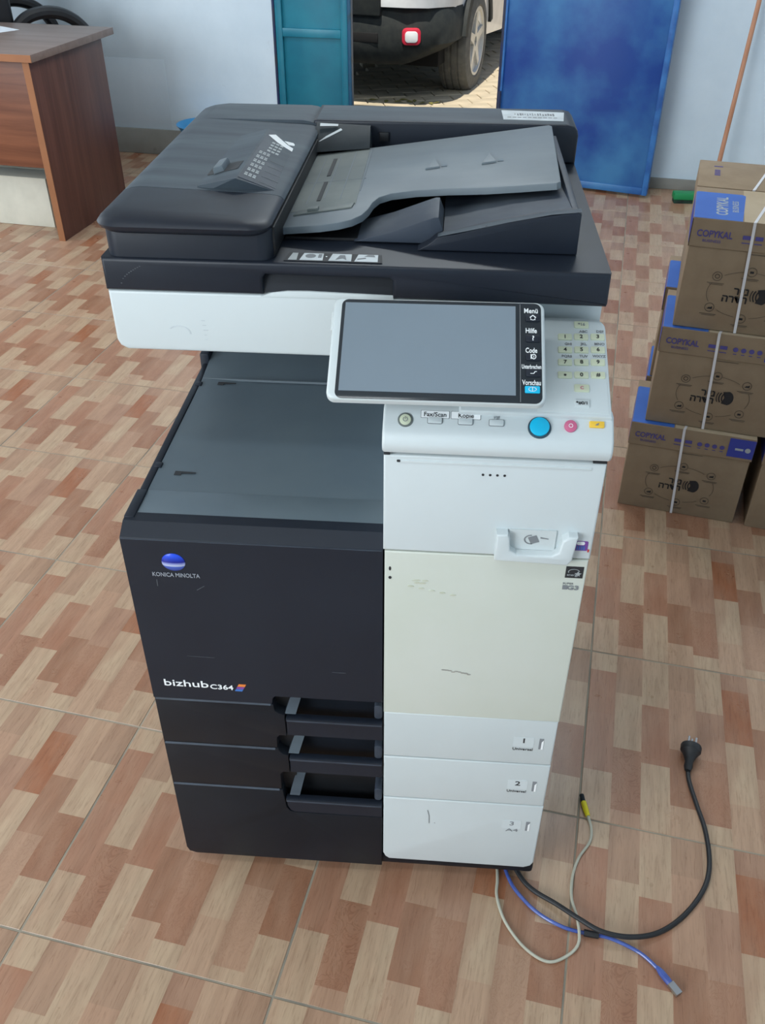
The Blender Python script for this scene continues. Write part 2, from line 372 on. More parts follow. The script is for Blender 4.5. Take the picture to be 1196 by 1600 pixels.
# narrow fixed teal leaf
g = G(); g.box(D0 + .002, 1.375, 0.012, 0.030, 0.01, DH - .01, 0.002)
dl = wall_part('door_1', g, 'teal')
g = G(); g.box(D0 + .002, 1.004, -0.006, 0.014, 0.01, DH - .01, 0.003); obj('left_stile', g, 'teal', dl)
g = G(); g.box(1.325, 1.362, -0.006, 0.014, 0.01, DH - .01, 0.003); obj('right_stile', g, 'teal', dl)
g = G(); g.box(1.362, 1.382, -0.012, 0.034, 0.005, DH - .005, 0.003); tag(obj('leaf_edge', g, 'teal_dark', dl), label='dark worn edge of the teal leaf')
for z0, z1 in ((0.01, 0.05), (0.652, 0.694), (1.42, 1.46), (DH - .05, DH - .01)):
    g = G(); g.box(1.004, 1.325, -0.005, 0.014, z0, z1, 0.003); obj('rail', g, 'teal', dl)
# wide blue leaf folded back into the room against the wall
hp = on_wall(2.19, -0.03)
d2 = empty('door_2', hp, R(-19.6)); tag(d2, kind='structure')
LW = 0.815
g = G(); g.box(0.004, LW, -0.012, 0.012, 0.02, 2.11, 0.003); obj('sheet_panel', g, 'blue', d2)
g = G(); g.box(0.0, 0.012, -0.022, 0.018, 0.015, 2.115, 0.003); obj('hinge_stile', g, 'blue_edge', d2)
g = G(); g.box(LW - .012, LW + .016, -0.022, 0.02, 0.015, 2.115, 0.004); obj('latch_stile', g, 'blue_edge', d2)
g = G(); g.box(0.012, LW - .012, -0.016, 0.016, 0.015, 0.05, 0.003); obj('bottom_rail', g, 'blue', d2)
g = G(); g.box(0.012, LW - .012, -0.016, 0.016, 2.07, 2.115, 0.003); obj('top_rail', g, 'blue', d2)
for z in (0.35, 1.05, 1.8):
    g = G(); g.tube([(0.0, -0.02, z), (0.0, -0.02, z + .1)], 0.011, 10, smooth=False); obj('hinge', g, 'blue_dark', d2)

# ------------------------------------------------------------------ yard outside: ground, pavers, leaves, a parked car
g = G(); g.box(-14, 14, 0.2, 26, -0.2, -0.034, 0); o = wall_part('yard_ground', g, 'ground')
pv = empty('yard_paving', on_wall(0, 0), WA, kind='structure')
PX, PY = 0.21, 0.14
g = G(); g.box(-PX / 2 + .003, PX / 2 - .003, -PY / 2 + .003, PY / 2 - .003, -0.03, 0.0, 0.004, 1)
p0 = obj('paver', g, 'paver', pv); first = True
PR = Matrix.Rotation(R(24), 3, 'Z')
for i in range(-16, 17):
    for j in range(-16, 17):
        q = PR @ Vector((i * PX + (PX / 2 if j % 2 else 0), j * PY, 0)) + Vector((1.85, 2.45, 0))
        if not (0.75 < q.x < 3.0 and 0.45 < q.y < 4.9): continue
        c = p0 if first else link('paver', p0.data, pv); first = False
        c.location = q + Vector((0, 0, random.uniform(-.003, .001))); c.rotation_euler.z = R(24)
random.seed(3)
g0 = G(); g0.add([(-.03, 0, 0), (-.01, -.014, .006), (.03, 0, .002), (-.01, .014, .008), (0, 0, .012)], [(0, 1, 4), (1, 2, 4), (2, 3, 4), (3, 0, 4)])
lf = obj('dry_leaf', g0, 'leafm'); tag(lf, 'small dry olive leaf lying on sunlit pavers outside the doorway', 'leaf', 'dry leaves on the paving')
for k, (px, py) in enumerate(((-.06, 6.02), (.02, 6.0), (.10, 6.02), (.2, 5.98), (.3, 6.0), (.06, 6.07), (-.16, 6.05), (.26, 5.97), (.14, 6.05))):
    c = lf if k == 0 else lf.copy()
    if k: COL.objects.link(c)
    c.location = (px, py, .0); c.rotation_euler.z = random.uniform(0, 6); c.scale = (1.3, 1.3, 1)

def car(loc, yaw, paint, bumper, label):
    root = empty('car', loc, yaw, label=label, cat='car')
    W = 0.89
    # stations: y, half width, z bottom, z shoulder, roof z, roof half width
    st = [(-0.045, .62, .655, .80, .80, .30), (0.03, .76, .65, .90, .92, .45), (0.24, .875, .64, .98, 1.02, .60), (0.75, .89, .56, 1.02, 1.08, .62), (1.20, .90, .34, 1.05, 1.12, .62),
          (1.75, .90, .30, 1.06, 1.62, .60), (2.6, .90, .30, 1.08, 1.68, .62), (3.3, .90, .32, 1.10, 1.66, .61), (3.9, .88, .56, 1.08, 1.52, .58), (4.15, .80, .60, 1.0, 1.20, .5), (4.22, .70, .62, .9, 1.0, .4)]
    vs, fs = [], []
    for y, w, zb, zs, zr, rw in st:
        half = [(w * .98, zb), (w, zb + (zs - zb) * .35), (w * .99, zs - .03), (w * .95, zs), (rw + .03, zr - .05), (rw - .06, zr)]
        ring = [(-x, z) for x, z in half] + [(x, z) for x, z in half[::-1]]
        vs += [(x, y, z) for x, z in ring]
    n = 12
    for i in range(len(st) - 1):
        for k in range(n): fs.append((i * n + k, i * n + (k + 1) % n, (i + 1) * n + (k + 1) % n, (i + 1) * n + k))
    fs.append(tuple(range(n))); fs.append(tuple((len(st) - 1) * n + k for k in range(n))[::-1])
    body = obj('body', G().add(vs, fs), paint, root, 40)
    # lower bumper with rounded plan
    pl = []
    for k in range(25):
        a = R(-90 + 180 * k / 24); s_ = math.sin(a); c_ = math.cos(a)
        pl.append((0.885 * abs(s_) ** .55 * (1 if s_ >= 0 else -1), 0.46 - 0.50 * abs(c_) ** .6))
    lay = [(.300, .93, .05), (.34, .975, .012), (.43, 1.0, -.012), (.52, 1.0, -.01), (.62, .985, .005), (.66, .965, .03)]
    vs, fs = [], []
    for z, sc, dy in lay: vs += [(x * sc, y + dy, z + (0.09 * max(0, (abs(x) - .62)) / .27 if z < .35 else 0)) for x, y in pl]
    n = len(pl)
    for i in range(len(lay) - 1):
        for k in range(n - 1): fs.append((i * n + k, i * n + k + 1, (i + 1) * n + k + 1, (i + 1) * n + k))
    fs.append(tuple(range(n))[::-1]); fs.append(tuple((len(lay) - 1) * n + k for k in range(n)))
    obj('front_bumper', G().add(vs, fs), bumper, root, 45)
    g = G(); g.box(-.74, .74, .35, 4.0, .24, .58, .02); obj('underbody', g, 'under', root)
    g = G(); g.box(-.42, .42, -.052, -.02, .44, .50, .006)
    obj('lower_grille', g, 'under', root)
    g = G(); g.box(-.50, .44, -.065, .0, .60, .98, .012); obj('grille', g, bumper, root)
    for s in (-1, 1):
        fx = s * 0.64
        fr = ((fx, -0.002, .485), Vector((math.cos(R(18 * s)), math.sin(R(18 * s)), 0)), (0, 0, 1))
        g = G(); g.prism(rr(0, 0, .125, .10, .03), fr, -.03, .030, .006); fb = obj('fog_lamp_bezel', g, 'redring' if bumper == 'carblack' else 'under', root)
        g = G(); g.prism(rr(0, 0, .086, .068, .022), fr, .025, .036, .004); obj('lens', g, 'lamp', fb)
        g = G(); g.prism(rr(0, 0, .30, .13, .05), ((s * .66, .10, .86), fr[1], (0, 0, 1)), -.02, .02, .006); obj('headlamp', g, 'lamp', root)
        g = G(); g.prism([(1.55, 1.10), (3.55, 1.13), (3.35, 1.56), (2.0, 1.58)], ((s * .80, 0, 0), (0, 1, 0), (0, 0, 1)), -.04, .04, .004); obj('side_window', g, 'glass', root)
    g = G(); g.add([(-.66, 1.28, 1.14), (.66, 1.28, 1.14), (.56, 1.74, 1.60), (-.56, 1.74, 1.60), (-.66, 1.32, 1.10), (.66, 1.32, 1.10), (.56, 1.80, 1.57), (-.56, 1.80, 1.57)], [(0, 1, 2, 3), (4, 7, 6, 5), (0, 4, 5, 1), (1, 5, 6, 2), (2, 6, 7, 3), (3, 7, 4, 0)]); obj('windscreen', g, 'glass', root)
    for s in (-1, 1):
        for wy in (0.85, 3.42):
            fr = ((s * .79, wy, .345), (0, 1, 0), (0, 0, 1))
            k = s
            prof = [(.22, -.10 * k), (.30, -.115 * k), (.335, -.10 * k), (.345, -.07 * k), (.338, -.066 * k), (.338, -.056 * k), (.345, -.052 * k), (.345, -.022 * k), (.338, -.018 * k), (.338, -.006 * k), (.345, -.002 * k), (.345, .03 * k), (.338, .034 * k), (.338, .044 * k), (.345, .048 * k), (.342, .075 * k), (.325, .10 * k), (.24, .112 * k), (.228, .105 * k), (.222, .045 * k)]
            w = obj('wheel', G().lathe(prof, 40, fr), 'tyre', root, 30)
            g = G(); g.lathe([(.226, .05 * k), (.228, .106 * k), (.21, .106 * k), (.20, .085 * k), (.06, .07 * k)], 32, fr)
            for q in range(5):
                a = 2 * math.pi * q / 5 + .3; u = Vector((0, math.cos(a), math.sin(a))); t = Vector((0, -math.sin(a), math.cos(a))); c0 = Vector(fr[0])
                pts = []
                for d_, wd, h_ in ((.03, .035, .095), (.21, .022, .10)):
                    for e_ in (-1, 1):
                        for hh in (h_ - .03, h_): pts.append(c0 + u * d_ + t * wd * e_ + Vector((hh * k, 0, 0)))
                g.add(pts, [(0, 1, 3, 2), (4, 6, 7, 5), (0, 4, 5, 1), (2, 3, 7, 6), (1, 5, 7, 3), (0, 2, 6, 4)])
            obj('rim', g, 'rim', w)
        g = G(); ring_g(g, .85, .345, .41, .41, .07, ((s * .86, 0, 0), (0, 1, 0), (0, 0, 1)), -.05, .05, 12, 168); obj('wheel_arch', g, bumper if bumper == 'carblack' else 'carblack', root)
    return root
car((-0.503, 5.961, -0.034), R(-14), 'carpaint', 'carblack', 'white car with black lower bumper and red fog lamp bezel parked outside the doorway')

# ------------------------------------------------------------------ desk group at the left
DA = R(-9.0)
desk = empty('office_desk', (-1.338, 3.068, 0), DA, label='walnut brown office desk with upright panel end near the left wall', cat='desk')
g = G(); g.box(-1.5, .022, -.012, .72, .750, .780, .002); obj('desktop', g, 'desk_top', desk)
g = G(); g.box(-1.5, .0225, -.0135, -.0115, .751, .779, 0); tag(obj('edge_band', g, 'desk_edge', desk), label='tan edge band along the front of the top')
g = G(); g.box(-.030, 0, 0, .63, 0, .750, .0015); obj('end_panel', g, 'desk', desk)
g = G(); g.box(-.031, .0, -.0015, 0, 0, .750, 0); tag(obj('panel_edge_band', g, 'desk_edge', desk), label='lighter edge band on the end panel')
g = G(); g.box(-1.46, -.030, .045, .065, .31, .750, .0015); obj('modesty_panel', g, 'desk_h', desk)
g = G(); g.box(-1.49, -1.46, 0, .63, 0, .750, .0015); obj('end_panel', g, 'desk', desk)
desk_sheet = obj('paper_sheet', G().box(-.15, .15, -.105, .105, 0, .0008, 0), 'paper'); desk_sheet.location = (-1.79, 3.655, .7802); desk_sheet.rotation_euler.z = R(-35)
tag(desk_sheet, 'white paper sheet lying near the edge of the brown desk', 'paper')
wb = empty('carton', (-1.62, 3.40, 0), DA, label='white carton standing on the floor under the brown desk', cat='box')
g = G(); g.box(-.19, .19, -.13, .13, 0, .225, .003); obj('body', g, 'carton_white', wb)
for y0, y1 in ((-.132, -.004), (.004, .132)):
    g = G(); g.box(-.192, .192, y0, y1, .225, .229, .001); obj('flap', g, 'carton_white', wb)
# office chair turned sideways behind the desk
ch = empty('office_chair', (-1.80, 4.245, 0), R(42), label='black office chair with loop armrests behind the brown desk', cat='chair')
g = G(); g.box(-.25, .25, -.235, .235, .43, .52, .035, 4); obj('seat', g, 'vinyl', ch)
g = G(); g.prism(rr(0, .83, .50, .56, .08), ((-.20, 0, 0), (0, 1, 0), (0, 0, 1)), -.04, .04, .025, 3); obj('backrest', g, 'vinyl', ch)
for s in (-1, 1):
    g = G(); g.tube([(-.21, s * .255, .60), (-.19, s * .255, .70), (-.12, s * .255, .775), (-.02, s * .255, .80), (.08, s * .255, .785), (.16, s * .255, .735), (.21, s * .255, .66), (.20, s * .255, .60), (.12, s * .255, .5), (.05, s * .24, .45)], .029, 10); obj('armrest', g, 'vinyl', ch)
g = G(); g.tube([(0, 0, .09), (0, 0, .43)], .028, 12, smooth=False); obj('gas_column', g, 'rubber', ch)
for k in range(5):
    a = 2 * math.pi * k / 5 + .5
    g = G(); g.tube([(0, 0, .11), (.15 * math.cos(a), .15 * math.sin(a), .10), (.26 * math.cos(a), .26 * math.sin(a), .075)], [.026, .022, .016], 8); lg = obj('base_spoke', g, 'rubber', ch)
    g = G(); g.lathe([(.026, -.02), (.03, -.012), (.03, .012), (.026, .02)], 14, ((.26 * math.cos(a), .26 * math.sin(a), .03), (math.cos(a), math.sin(a), 0), (0, 0, 1))); obj('caster', g, 'rubber', lg)
# blue bowl on a dark foot by the wall
bw = empty('basin', (-0.965, 4.33, 0), label='blue plastic basin on a dark foot by the white wall behind the copier', cat='basin')
g = G(); g.lathe([(.075, .115), (.10, .13), (.135, .205), (.148, .222), (.151, .226), (.144, .226), (.128, .205), (.09, .14), (.01, .135)], 32); obj('bowl', g, 'basin', bw)
g = G(); g.lathe([(.095, 0), (.10, .01), (.085, .06), (.078, .117)], 24); tag(obj('foot', g, 'rubber', bw), label='dark foot')

# ------------------------------------------------------------------ paper boxes on the right
BA = math.atan2(-.071, .302)
BW, BD, BH = .306, .235, .265
KD, KL = 0.0004, 0.0007
def paper_box(loc, rz, label, marks=True, strap=(.13, .145), diag=False):
    root = empty('paper_box', loc, rz, label=label, cat='box', group='cardboard cartons of copier paper')
    F = at_y(-.0005); FL = at_y(-.0035); T = at_z(BH)
    g = G(); g.box(0, BW, 0, BD, 0, BH - .006, .002); obj('carton', g, 'card', root)
    g = G(); g.box(-.003, BW + .003, -.003, BD + .003, BH - .004, BH, .0012)
    for b in ((-.003, BW + .003, -.003, -.0005), (-.003, BW + .003, BD + .0005, BD + .003), (-.003, -.0005, -.003, BD + .003), (BW + .0005, BW + .003, -.003, BD + .003)):
        g.box(b[0], b[1], b[2], b[3], BH - .066, BH - .002, .0008, 1)
    lid = obj('lid', g, 'card', root)
    g = G(); g.box(.107, BW + .002, -.002, BD + .002, BH, BH + .0003, 0); obj('lid_top_liner', g, 'card_light', lid)
    g = G(); g.prism([(-.002, -.002), (.104, -.002), (.112, .19), (.104, .198), (.002, .198), (-.002, .192)], T, 0, KD); bp = obj('top_label', g, 'boxblue', lid)
    g = G(); text(g, 'COPYKAL', .058, .098, .036, T, KD, KL, bold=.02, rot=R(90), sx=.85); text(g, 'BUSINESS', .088, .10, .020, T, KD, KL, rot=R(90)); obj('top_lettering', g, 'dimink', lid)
    g = G(); g.prism([(0, BH - .06), (.196, BH - .06), (.196, BH - .003), (0, BH - .003)], ((-.003, .0, 0), (0, 1, 0), (0, 0, 1)), -.0004, 0); obj('side_label', g, 'boxblue2', lid)
    g = G(); text(g, 'COPYKAL', .011, .232, .0215, FL, KD, KL, 'LEFT', bold=.02, width=.078); text(g, 'BUSINESS', .026, .2155, .009, FL, KD, KL, 'LEFT', width=.04)
    for cx, wd in ((.121, .019), (.147, .017)):
        g.prism(rect(cx - wd / 2, cx + wd / 2, .226, .235), FL, KD, KL); g.prism(rect(cx - wd / 2, cx + wd / 2, .217, .219), FL, KD, KL)
    for k in range(4): g.prism(disc(.175 + .0185 * k, .229, .0062, 10), FL, KD, KL); g.prism(rect(.171 + .0185 * k, .179 + .0185 * k, .2165, .2185), FL, KD, KL)
    obj('lid_lettering', g, 'purple', lid)
    g = G(); g.prism(rect(.245, .3085, BH - .058, BH - .004), FL, 0, KD); tag(obj('corner_label', g, 'boxblue2', lid), label='navy corner label')
    g = G(); g.prism(disc(.293, BH - .034, .007, 12), FL, KD, KL); g.prism(rect(.262, .282, BH - .037, BH - .031), FL, KD, KL); obj('corner_mark', g, 'dimink', lid)
    # print on the body
    g = G()
    IC = [(.077, .134), (.150, .152), (.223, .136), (.075, .057), (.151, .037), (.222, .056)]
    for a0, a1 in ((97, 130), (50, 82), (-22, 22), (-78, -52), (-130, -100), (158, 205)): ring_g(g, .149, .095, .088, .056, .0012, F, KD, KL, a0, a1, 12)
    for i, (cx, cz) in enumerate(IC):
        ring_g(g, cx, cz, .0105, .0105, .0015, F, KD, KL, n=18)
        g.prism(rect(cx - .02, cx + .018, cz - .0175, cz - .0160), F, KD, KL); g.prism(rect(cx - .015, cx + .016, cz - .0205, cz - .0195), F, KD, KL)
    g.prism(rect(.135, .19, .192, .1935), F, KD, KL); obj('printed_ring', g, 'cardink2', root)
    g = G()
    for i, (cx, cz) in enumerate(IC):
        if i == 0: ring_g(g, cx, cz, .005, .005, .0012, F, KD, KL, n=12)
        elif i in (3, 2): g.prism([(cx - .006, cz - .004), (cx + .006, cz - .004), (cx + .006, cz + .003), (cx + .001, cz), (cx - .001, cz + .001)], F, KD, KL)
        else: g.prism(rect(cx - .004, cx + .004, cz - .003, cz + .002), F, KD, KL)
    for s, z in (('\u05e8\u05d9\u05d9\u05e0', .1045), ('\u05d4\u05e8\u05d3\u05d7', .0845)): text(g, s, .155, z, .0245, F, KD, KL, 'RIGHT', bold=.03)
    lg = [(.1725, .0795)] + [(.183 + .0165 * math.cos(R(a)), .0955 + .0195 * math.sin(R(a))) for a in range(-75, 80, 10)] + [(.1725, .1115), (.178, .0955)]
    g.prism(lg, F, KD, KL)
    ring_g(g, .188, .0955, .0165, .0175, .003, F, KD, KL, 140, 220, 10); ring_g(g, .188, .0955, .023, .023, .003, F, KD, KL, 145, 215, 10); ring_g(g, .188, .0955, .029, .028, .0022, F, KD, KL, 152, 208, 10)
    obj('printed_emblem', g, 'cardink', root)
    g = G(); w = .0032; a, b = strap
    g.add([(a - w, -.0042, BH), (a + w, -.0042, BH), (b + w, -.0016, 0), (b - w, -.0016, 0), (a - w, -.0054, BH), (a + w, -.0054, BH), (b + w, -.0028, 0), (b - w, -.0028, 0)], [(0, 1, 2, 3), (4, 7, 6, 5), (0, 4, 5, 1), (1, 5, 6, 2), (2, 6, 7, 3), (3, 7, 4, 0)])
    e_ = a + (.05 if not diag else .02)
    g.add([(a - w, -.0054, BH + .0004), (a + w, -.0054, BH + .0004), (e_ + w, BD + .004, BH + .0004), (e_ - w, BD + .004, BH + .0004), (a - w, -.0054, BH + .0012), (a + w, -.0054, BH + .0012), (e_ + w, BD + .004, BH + .0012), (e_ - w, BD + .004, BH + .0012)], [(0, 3, 2, 1), (4, 5, 6, 7), (0, 1, 5, 4), (1, 2, 6, 5), (2, 3, 7, 6), (3, 0, 4, 7)])
    obj('strap', g, 'strap', root)
    return root
first_box = paper_box((.925, 1.180, 0), BA, 'brown cardboard paper box at the bottom of the front stack, standing on the floor')
stack = [((.953 + .003, 1.174 + .012, BH + .0015), 'brown cardboard paper box in the middle of the front stack, between two others'),
         ((.972 + .004, 1.170 + .020, 2 * BH + .003), 'brown cardboard paper box on top of the front stack, its whole blue top label showing'),
         ((1.005, 1.440, 0), 'brown paper box at the bottom of the rear stack, hidden behind the front one'),
         ((1.008, 1.437, BH + .0015), 'brown paper box in the middle of the rear stack, its left edge peeking out'),
         ((1.034, 1.432, 2 * BH + .003), 'brown paper box on top of the rear stack, touching the wall side'),
         ((1.252, 1.100, 0), 'brown paper box on the floor right of the front stack, cut by the picture edge')]
stack[4] = (stack[4][0], 'brown paper box on top of the rear stack, only its plain strapped lid top showing')
for loc, lb in stack:
    c = copy_tree(first_box); c.location = loc; c['label'] = lb; c['group'] = 'cardboard cartons of copier paper'
    if 'plain strapped' in lb:
        for ld in [q for q in c.children if q.name.startswith('lid')]:
            for q in list(ld.children):
                if q.name.split('.')[0] in ('top_label', 'top_lettering', 'side_label', 'lid_top_liner'): bpy.data.objects.remove(q)
            g = G()
            for k in range(4): g.prism(rect(.036, .050, .100 + .014 * k, .108 + .014 * k), at_z(BH), KD, KL)
            g.prism(rect(.034, .056, .180, .186), at_z(BH), KD, KL)
            obj('top_print', g, 'purple', ld)
# thin, slightly greyer slab low on the wall
g = G(); g.box(-1.2, .30, -.0012, 0, .14, .51, .0005); wall_part('low_wall_patch', g, 'wall_patch')
# push broom leaning on the wall
br = empty('broom', (1.755, 3.885, 0), label='broom with a green head and tan wooden stick leaning by the white wall', cat='broom')
g = G(); g.box(-.19, .12, -.03, .03, .018, .052, .006); obj('broom_head', g, 'green', br)
g = G(); g.box(-.185, .115, -.026, .026, 0, .02, .002); obj('bristles', g, 'bristle', br)
g = G(); g.tube([(0, 0, .03), (.085, .155, 1.32)], .0115, 10, smooth=False); obj('handle', g, 'stick', br)

# ------------------------------------------------------------------ the copier (front face at y = 0, left edge at x = 0)
P = empty('multifunction_printer', (0.312, 0.34, 0), label='large black and white office copier with touch panel and document feeder on tiled floor', cat='printer')
def part(name, g, m, label=None, angle=35):
    o = obj(name, g, m, P, angle, tw=True)
    if label: o['label'] = label
    return o
def sub(name, g, m, par, label=None, angle=35):
    o = obj(name, g, m, par, angle)
    if label: o['label'] = label
    return o
FR = at_y(0.0)
# base, casters, core
g = G(); g.box(.008, .616, .006, .675, .034, .060, .006); part('base', g, 'black_front')
for cx, cy in ((.07, .09), (.55, .09), (.07, .60), (.55, .60)):
    g = G(); g.lathe([(.012, -.012), (.018, -.010), (.018, .010), (.012, .012)], 18, ((cx, cy, .018), (0, 1, 0), (0, 0, 1))); g.box(cx - .008, cx + .008, cy - .02, cy + .02, .024, .036, .002); part('caster', g, 'rubber')
g = G(); g.box(.012, .612, .042, .684, .058, .742, .004); core = part('chassis', g, 'black', 'black inner frame and side covers')
# upper front door with its rounded top edge
g = G(); g.prism([(.007, .4395), (.187, .4395), (.1885, .451), (.193, .4565), (.3528, .4565), (.3528, .735), (.007, .735)], FR, -.040, 0); g.prism([(.0, .735), (.0, .7430), (.0012, .7452), (.022, .7572), (.040, .7575), (.040, .735)], ((.0, 0, 0), (0, 1, 0), (0, 0, 1)), .007, .3528, 0)
door = part('front_door', g, 'black', angle=18)
g = G(); g.box(.0085, .3515, -.0006, .0004, .7428, .7442, .0002, 1); sub('fold_edge_highlight', g, 'edge_highlight', door, 'painted highlight along the fold of the door')
g = G(); g.lathe([(.0160, 0), (.0158, .0008), (.012, .0028), (.006, .0038), (.001, .0041)], 28, ((.0740, 0, .7077), (1, 0, 0), (0, 0, .92))); sub('globe_emblem', g, 'globe', door)
g = G(); text(g, 'KONICA MINOLTA', .0745, .6858, .0098, FR, .0004, .0008, bold=.010, width=.0645); sub('maker_lettering', g, 'silver', door)
g = G(); text(g, 'bizhub', .0268, .4745, .0192, FR, .0004, .0008, 'LEFT', bold=.007, width=.0665); text(g, 'C364', .0965, .4706, .0135, FR, .0004, .0008, 'LEFT', bold=.012, width=.0345); sub('model_lettering', g, 'whiteink', door)
for z0, z1, m_ in ((.4635, .4685, 'bluem'), (.4680, .4735, 'violet'), (.4730, .4785, 'orange')):
    k0, k1 = (z0 - .4635) / .015 * .007, (z1 - .4635) / .015 * .007
    g = G(); g.prism([(.1335 + k0, z0), (.1445 + k0, z0), (.1445 + k1, z1), (.1335 + k1, z1)], FR, .0003, .0007); sub('colour_slash', g, m_, door)
g = G()
for pts, w in (([(.100, .660), (.111, .668)], .0005), ([(.0465, .664), (.0468, .676)], .0005), ([(.07, .532), (.11, .531)], .0003), ([(.28, .515), (.30, .5145)], .0003)):
    (x0, z0), (x1, z1) = pts; d = Vector((x1 - x0, z1 - z0)).normalized(); n_ = Vector((-d.y, d.x)) * w
    g.prism([(x0 + n_.x, z0 + n_.y), (x0 - n_.x, z0 - n_.y), (x1 - n_.x, z1 - n_.y), (x1 + n_.x, z1 + n_.y)], FR, .0002, .0004)
sub('scratch', g, 'scuff_light', door)

# three paper drawers: black front with grip recess on the left, white front on the right
def drawer(z0, z1, nm, num, word, poly, hb, ht, ct, bottom=False):
    g = G(); g.prism(poly, FR, -.040, 0, .0022); d = part('paper_drawer', g, 'black_front', f'{nm} paper drawer')
    ze = max(q[1] for q in poly)
    g = G(); g.add([(xl + .002, -.0002, ze - .0024), (.185, -.0002, ze - .0024), (.185, .0016, ze + .0002), (xl + .002, .0016, ze + .0002), (xl + .002, -.0006, ze - .0022), (.185, -.0006, ze - .0022), (.185, .0014, ze + .0005), (xl + .002, .0014, ze + .0005)], [(4, 5, 6, 7), (0, 3, 2, 1), (0, 1, 5, 4), (1, 2, 6, 5), (2, 3, 7, 6), (3, 0, 4, 7)]); sub('top_edge_highlight', g, 'edge_highlight', d, 'painted highlight on the top edge')  # thin strip painting the highlight on the drawer's top bevel
    hx = .2068 if not bottom else .1950
    prof = [(.0005, hb), (.0005, ht - .009), (-.003, ht - .0065), (-.003, ht - .0015), (.001, ht), (.010, ht - .002), (.012, ht - .007), (.012, hb)]
    if not bottom: g = G(); g.prism(prof, ((0, 0, 0), (0, 1, 0), (0, 0, 1)), hx, .3530)
    else:
        g = G(); g.prism(prof[1:-1], ((0, 0, 0), (0, 1, 0), (0, 0, 1)), hx, .3530)
        g.prism([(.2085, hb), (.3530, hb), (.3530, ht - .009), (.1955, ht - .009), (.1965, ht - .022), (.201, hb + .004)], FR, -.012, -.0005)
    hd = sub('handle', g, 'black', d)
    g = G(); g.box(hx + .001, .3525, -.0034, -.0026, ht - .0062, ht - .0030, .0003, 1); sub('handle_edge_highlight', g, 'edge_highlight', d, 'painted highlight on the handle lip')
    g = G(); g.box(.180, .3535, .030, .041, hb, ct + .002, 0); sub('grip_recess', g, 'black_front' if not bottom else 'cavity', d)
    b0 = ht + .0035; t0 = ht + .037; dx = 0 if not bottom else -.004
    if bottom: t0 = ht + .047
    g = G(); g.add([(.2045 + dx, .004, b0), (.221 + dx, .004, b0), (.2315 + dx, .022, t0), (.2155 + dx, .022, t0), (.2045 + dx, .034, b0), (.221 + dx, .034, b0), (.2315 + dx, .034, t0), (.2155 + dx, .034, t0)], [(0, 1, 2, 3), (4, 7, 6, 5), (0, 4, 5, 1), (1, 5, 6, 2), (2, 6, 7, 3), (3, 7, 4, 0)]); sub('grip_rib', g, 'dusty', d)
    g = G(); g.box(.186, .2155 + dx, .018, .032, b0, ct + .001, 0); sub('recess_end', g, 'cavity', d)
    g = G(); g.prism(rr(.3465, ht + .018, .012, .030, .0055), FR, -.032, -.004, .002); sub('grip_rib', g, 'dusty2', d)
    # white right-hand front
    zb = z0 + .001 if not bottom else .0597
    if not bottom: poly = rect(.3555, .6135, zb, z1 - .0012)
    else: poly = [(.3555, z1 - .0012), (.3555, zb + .016), (.3592, zb + .006), (.3655, zb)] + [(.598, zb), (.609, zb + .006), (.6135, zb + .016), (.6138, z1 - .0012)]
    g = G(); g.prism(poly, FR, -.040, .001, .0028, 3); sub('white_front', g, 'white2', d, 'white right-hand section')
    F1 = at_y(-.001)
    zn = (z0 + z1) / 2 + .002 if not bottom else .1815
    g = G(); g.prism(rr(.567, zn - .001, .031, .022, .002), F1, 0, .0004); sub('number_label', g, 'white', d)
    g = G(); text(g, num, .567, zn + .003, .0145, F1, .0005, .0008, bold=.012, sx=1.25)
    if bottom: text(g, word, .5685, .1665, .0105, F1, .0005, .0008, width=.020)
    else: text(g, word, .5665, zn - .0165, .0082, F1, .0005, .0008, width=.030)
    sub('number_lettering', g, 'ink' if not bottom else 'greyink', d)
    zg = zn - .002
    g = G(); g.prism(rect(.590, .5965, zg - .013, zg + .011), F1, -.0004, .0004); sub('level_gauge', g, 'greyink', d)
    g = G(); g.prism([(.5935, zg - .013), (.5965, zg - .013), (.5965, zg + .008), (.5935, zg + .003)], F1, .0005, .0008); sub('gauge_pointer', g, 'whiteink', d)
    return d
xl = .0075
d1 = drawer(.3362, .4385, 'upper', '1', 'Universal', [(xl, .3375), (.189, .3375), (.190, .362), (.194, .3672), (.2050, .3675), (.2050, .4150), (.196, .4185), (.1905, .4235), (.1890, .4370), (.187, .4380), (xl, .4380)], .3700, .4110, .4560)
d2_ = drawer(.2330, .3362, 'middle', '2', 'Universal', [(xl, .2342), (.189, .2342), (.190, .272), (.194, .2782), (.2050, .2785), (.2050, .3195), (.197, .323), (.192, .329), (.190, .3350), (.187, .3355), (xl, .3355)], .2800, .3183, .3680)
d3 = drawer(.0350, .2330, 'lower', '3', 'A4', [(xl + .016, .035), (.3535, .035), (.3535, .1730), (.2085, .1730), (.2000, .1762), (.1945, .186), (.1930, .205), (.1905, .2310), (.188, .2325), (xl, .2325), (xl, .051), (xl + .004, .040)], .1752, .2115, .2780, True)
g = G()
for a, b in (((.4275, .205), (.4305, .190)), ((.4305, .190), (.431, .170)), ((.440, .172), (.4405, .171))):
    g.add([(a[0], -.0012, a[1]), (a[0] + .0012, -.0012, a[1]), (b[0] + .0012, -.0012, b[1]), (b[0], -.0012, b[1]), (a[0], -.0016, a[1]), (a[0] + .0012, -.0016, a[1]), (b[0] + .0012, -.0016, b[1]), (b[0], -.0016, b[1])], [(4, 5, 6, 7), (0, 3, 2, 1), (0, 1, 5, 4), (1, 2, 6, 5), (2, 3, 7, 6), (3, 0, 4, 7)])
sub('scuff_mark', g, 'greyink', d3)
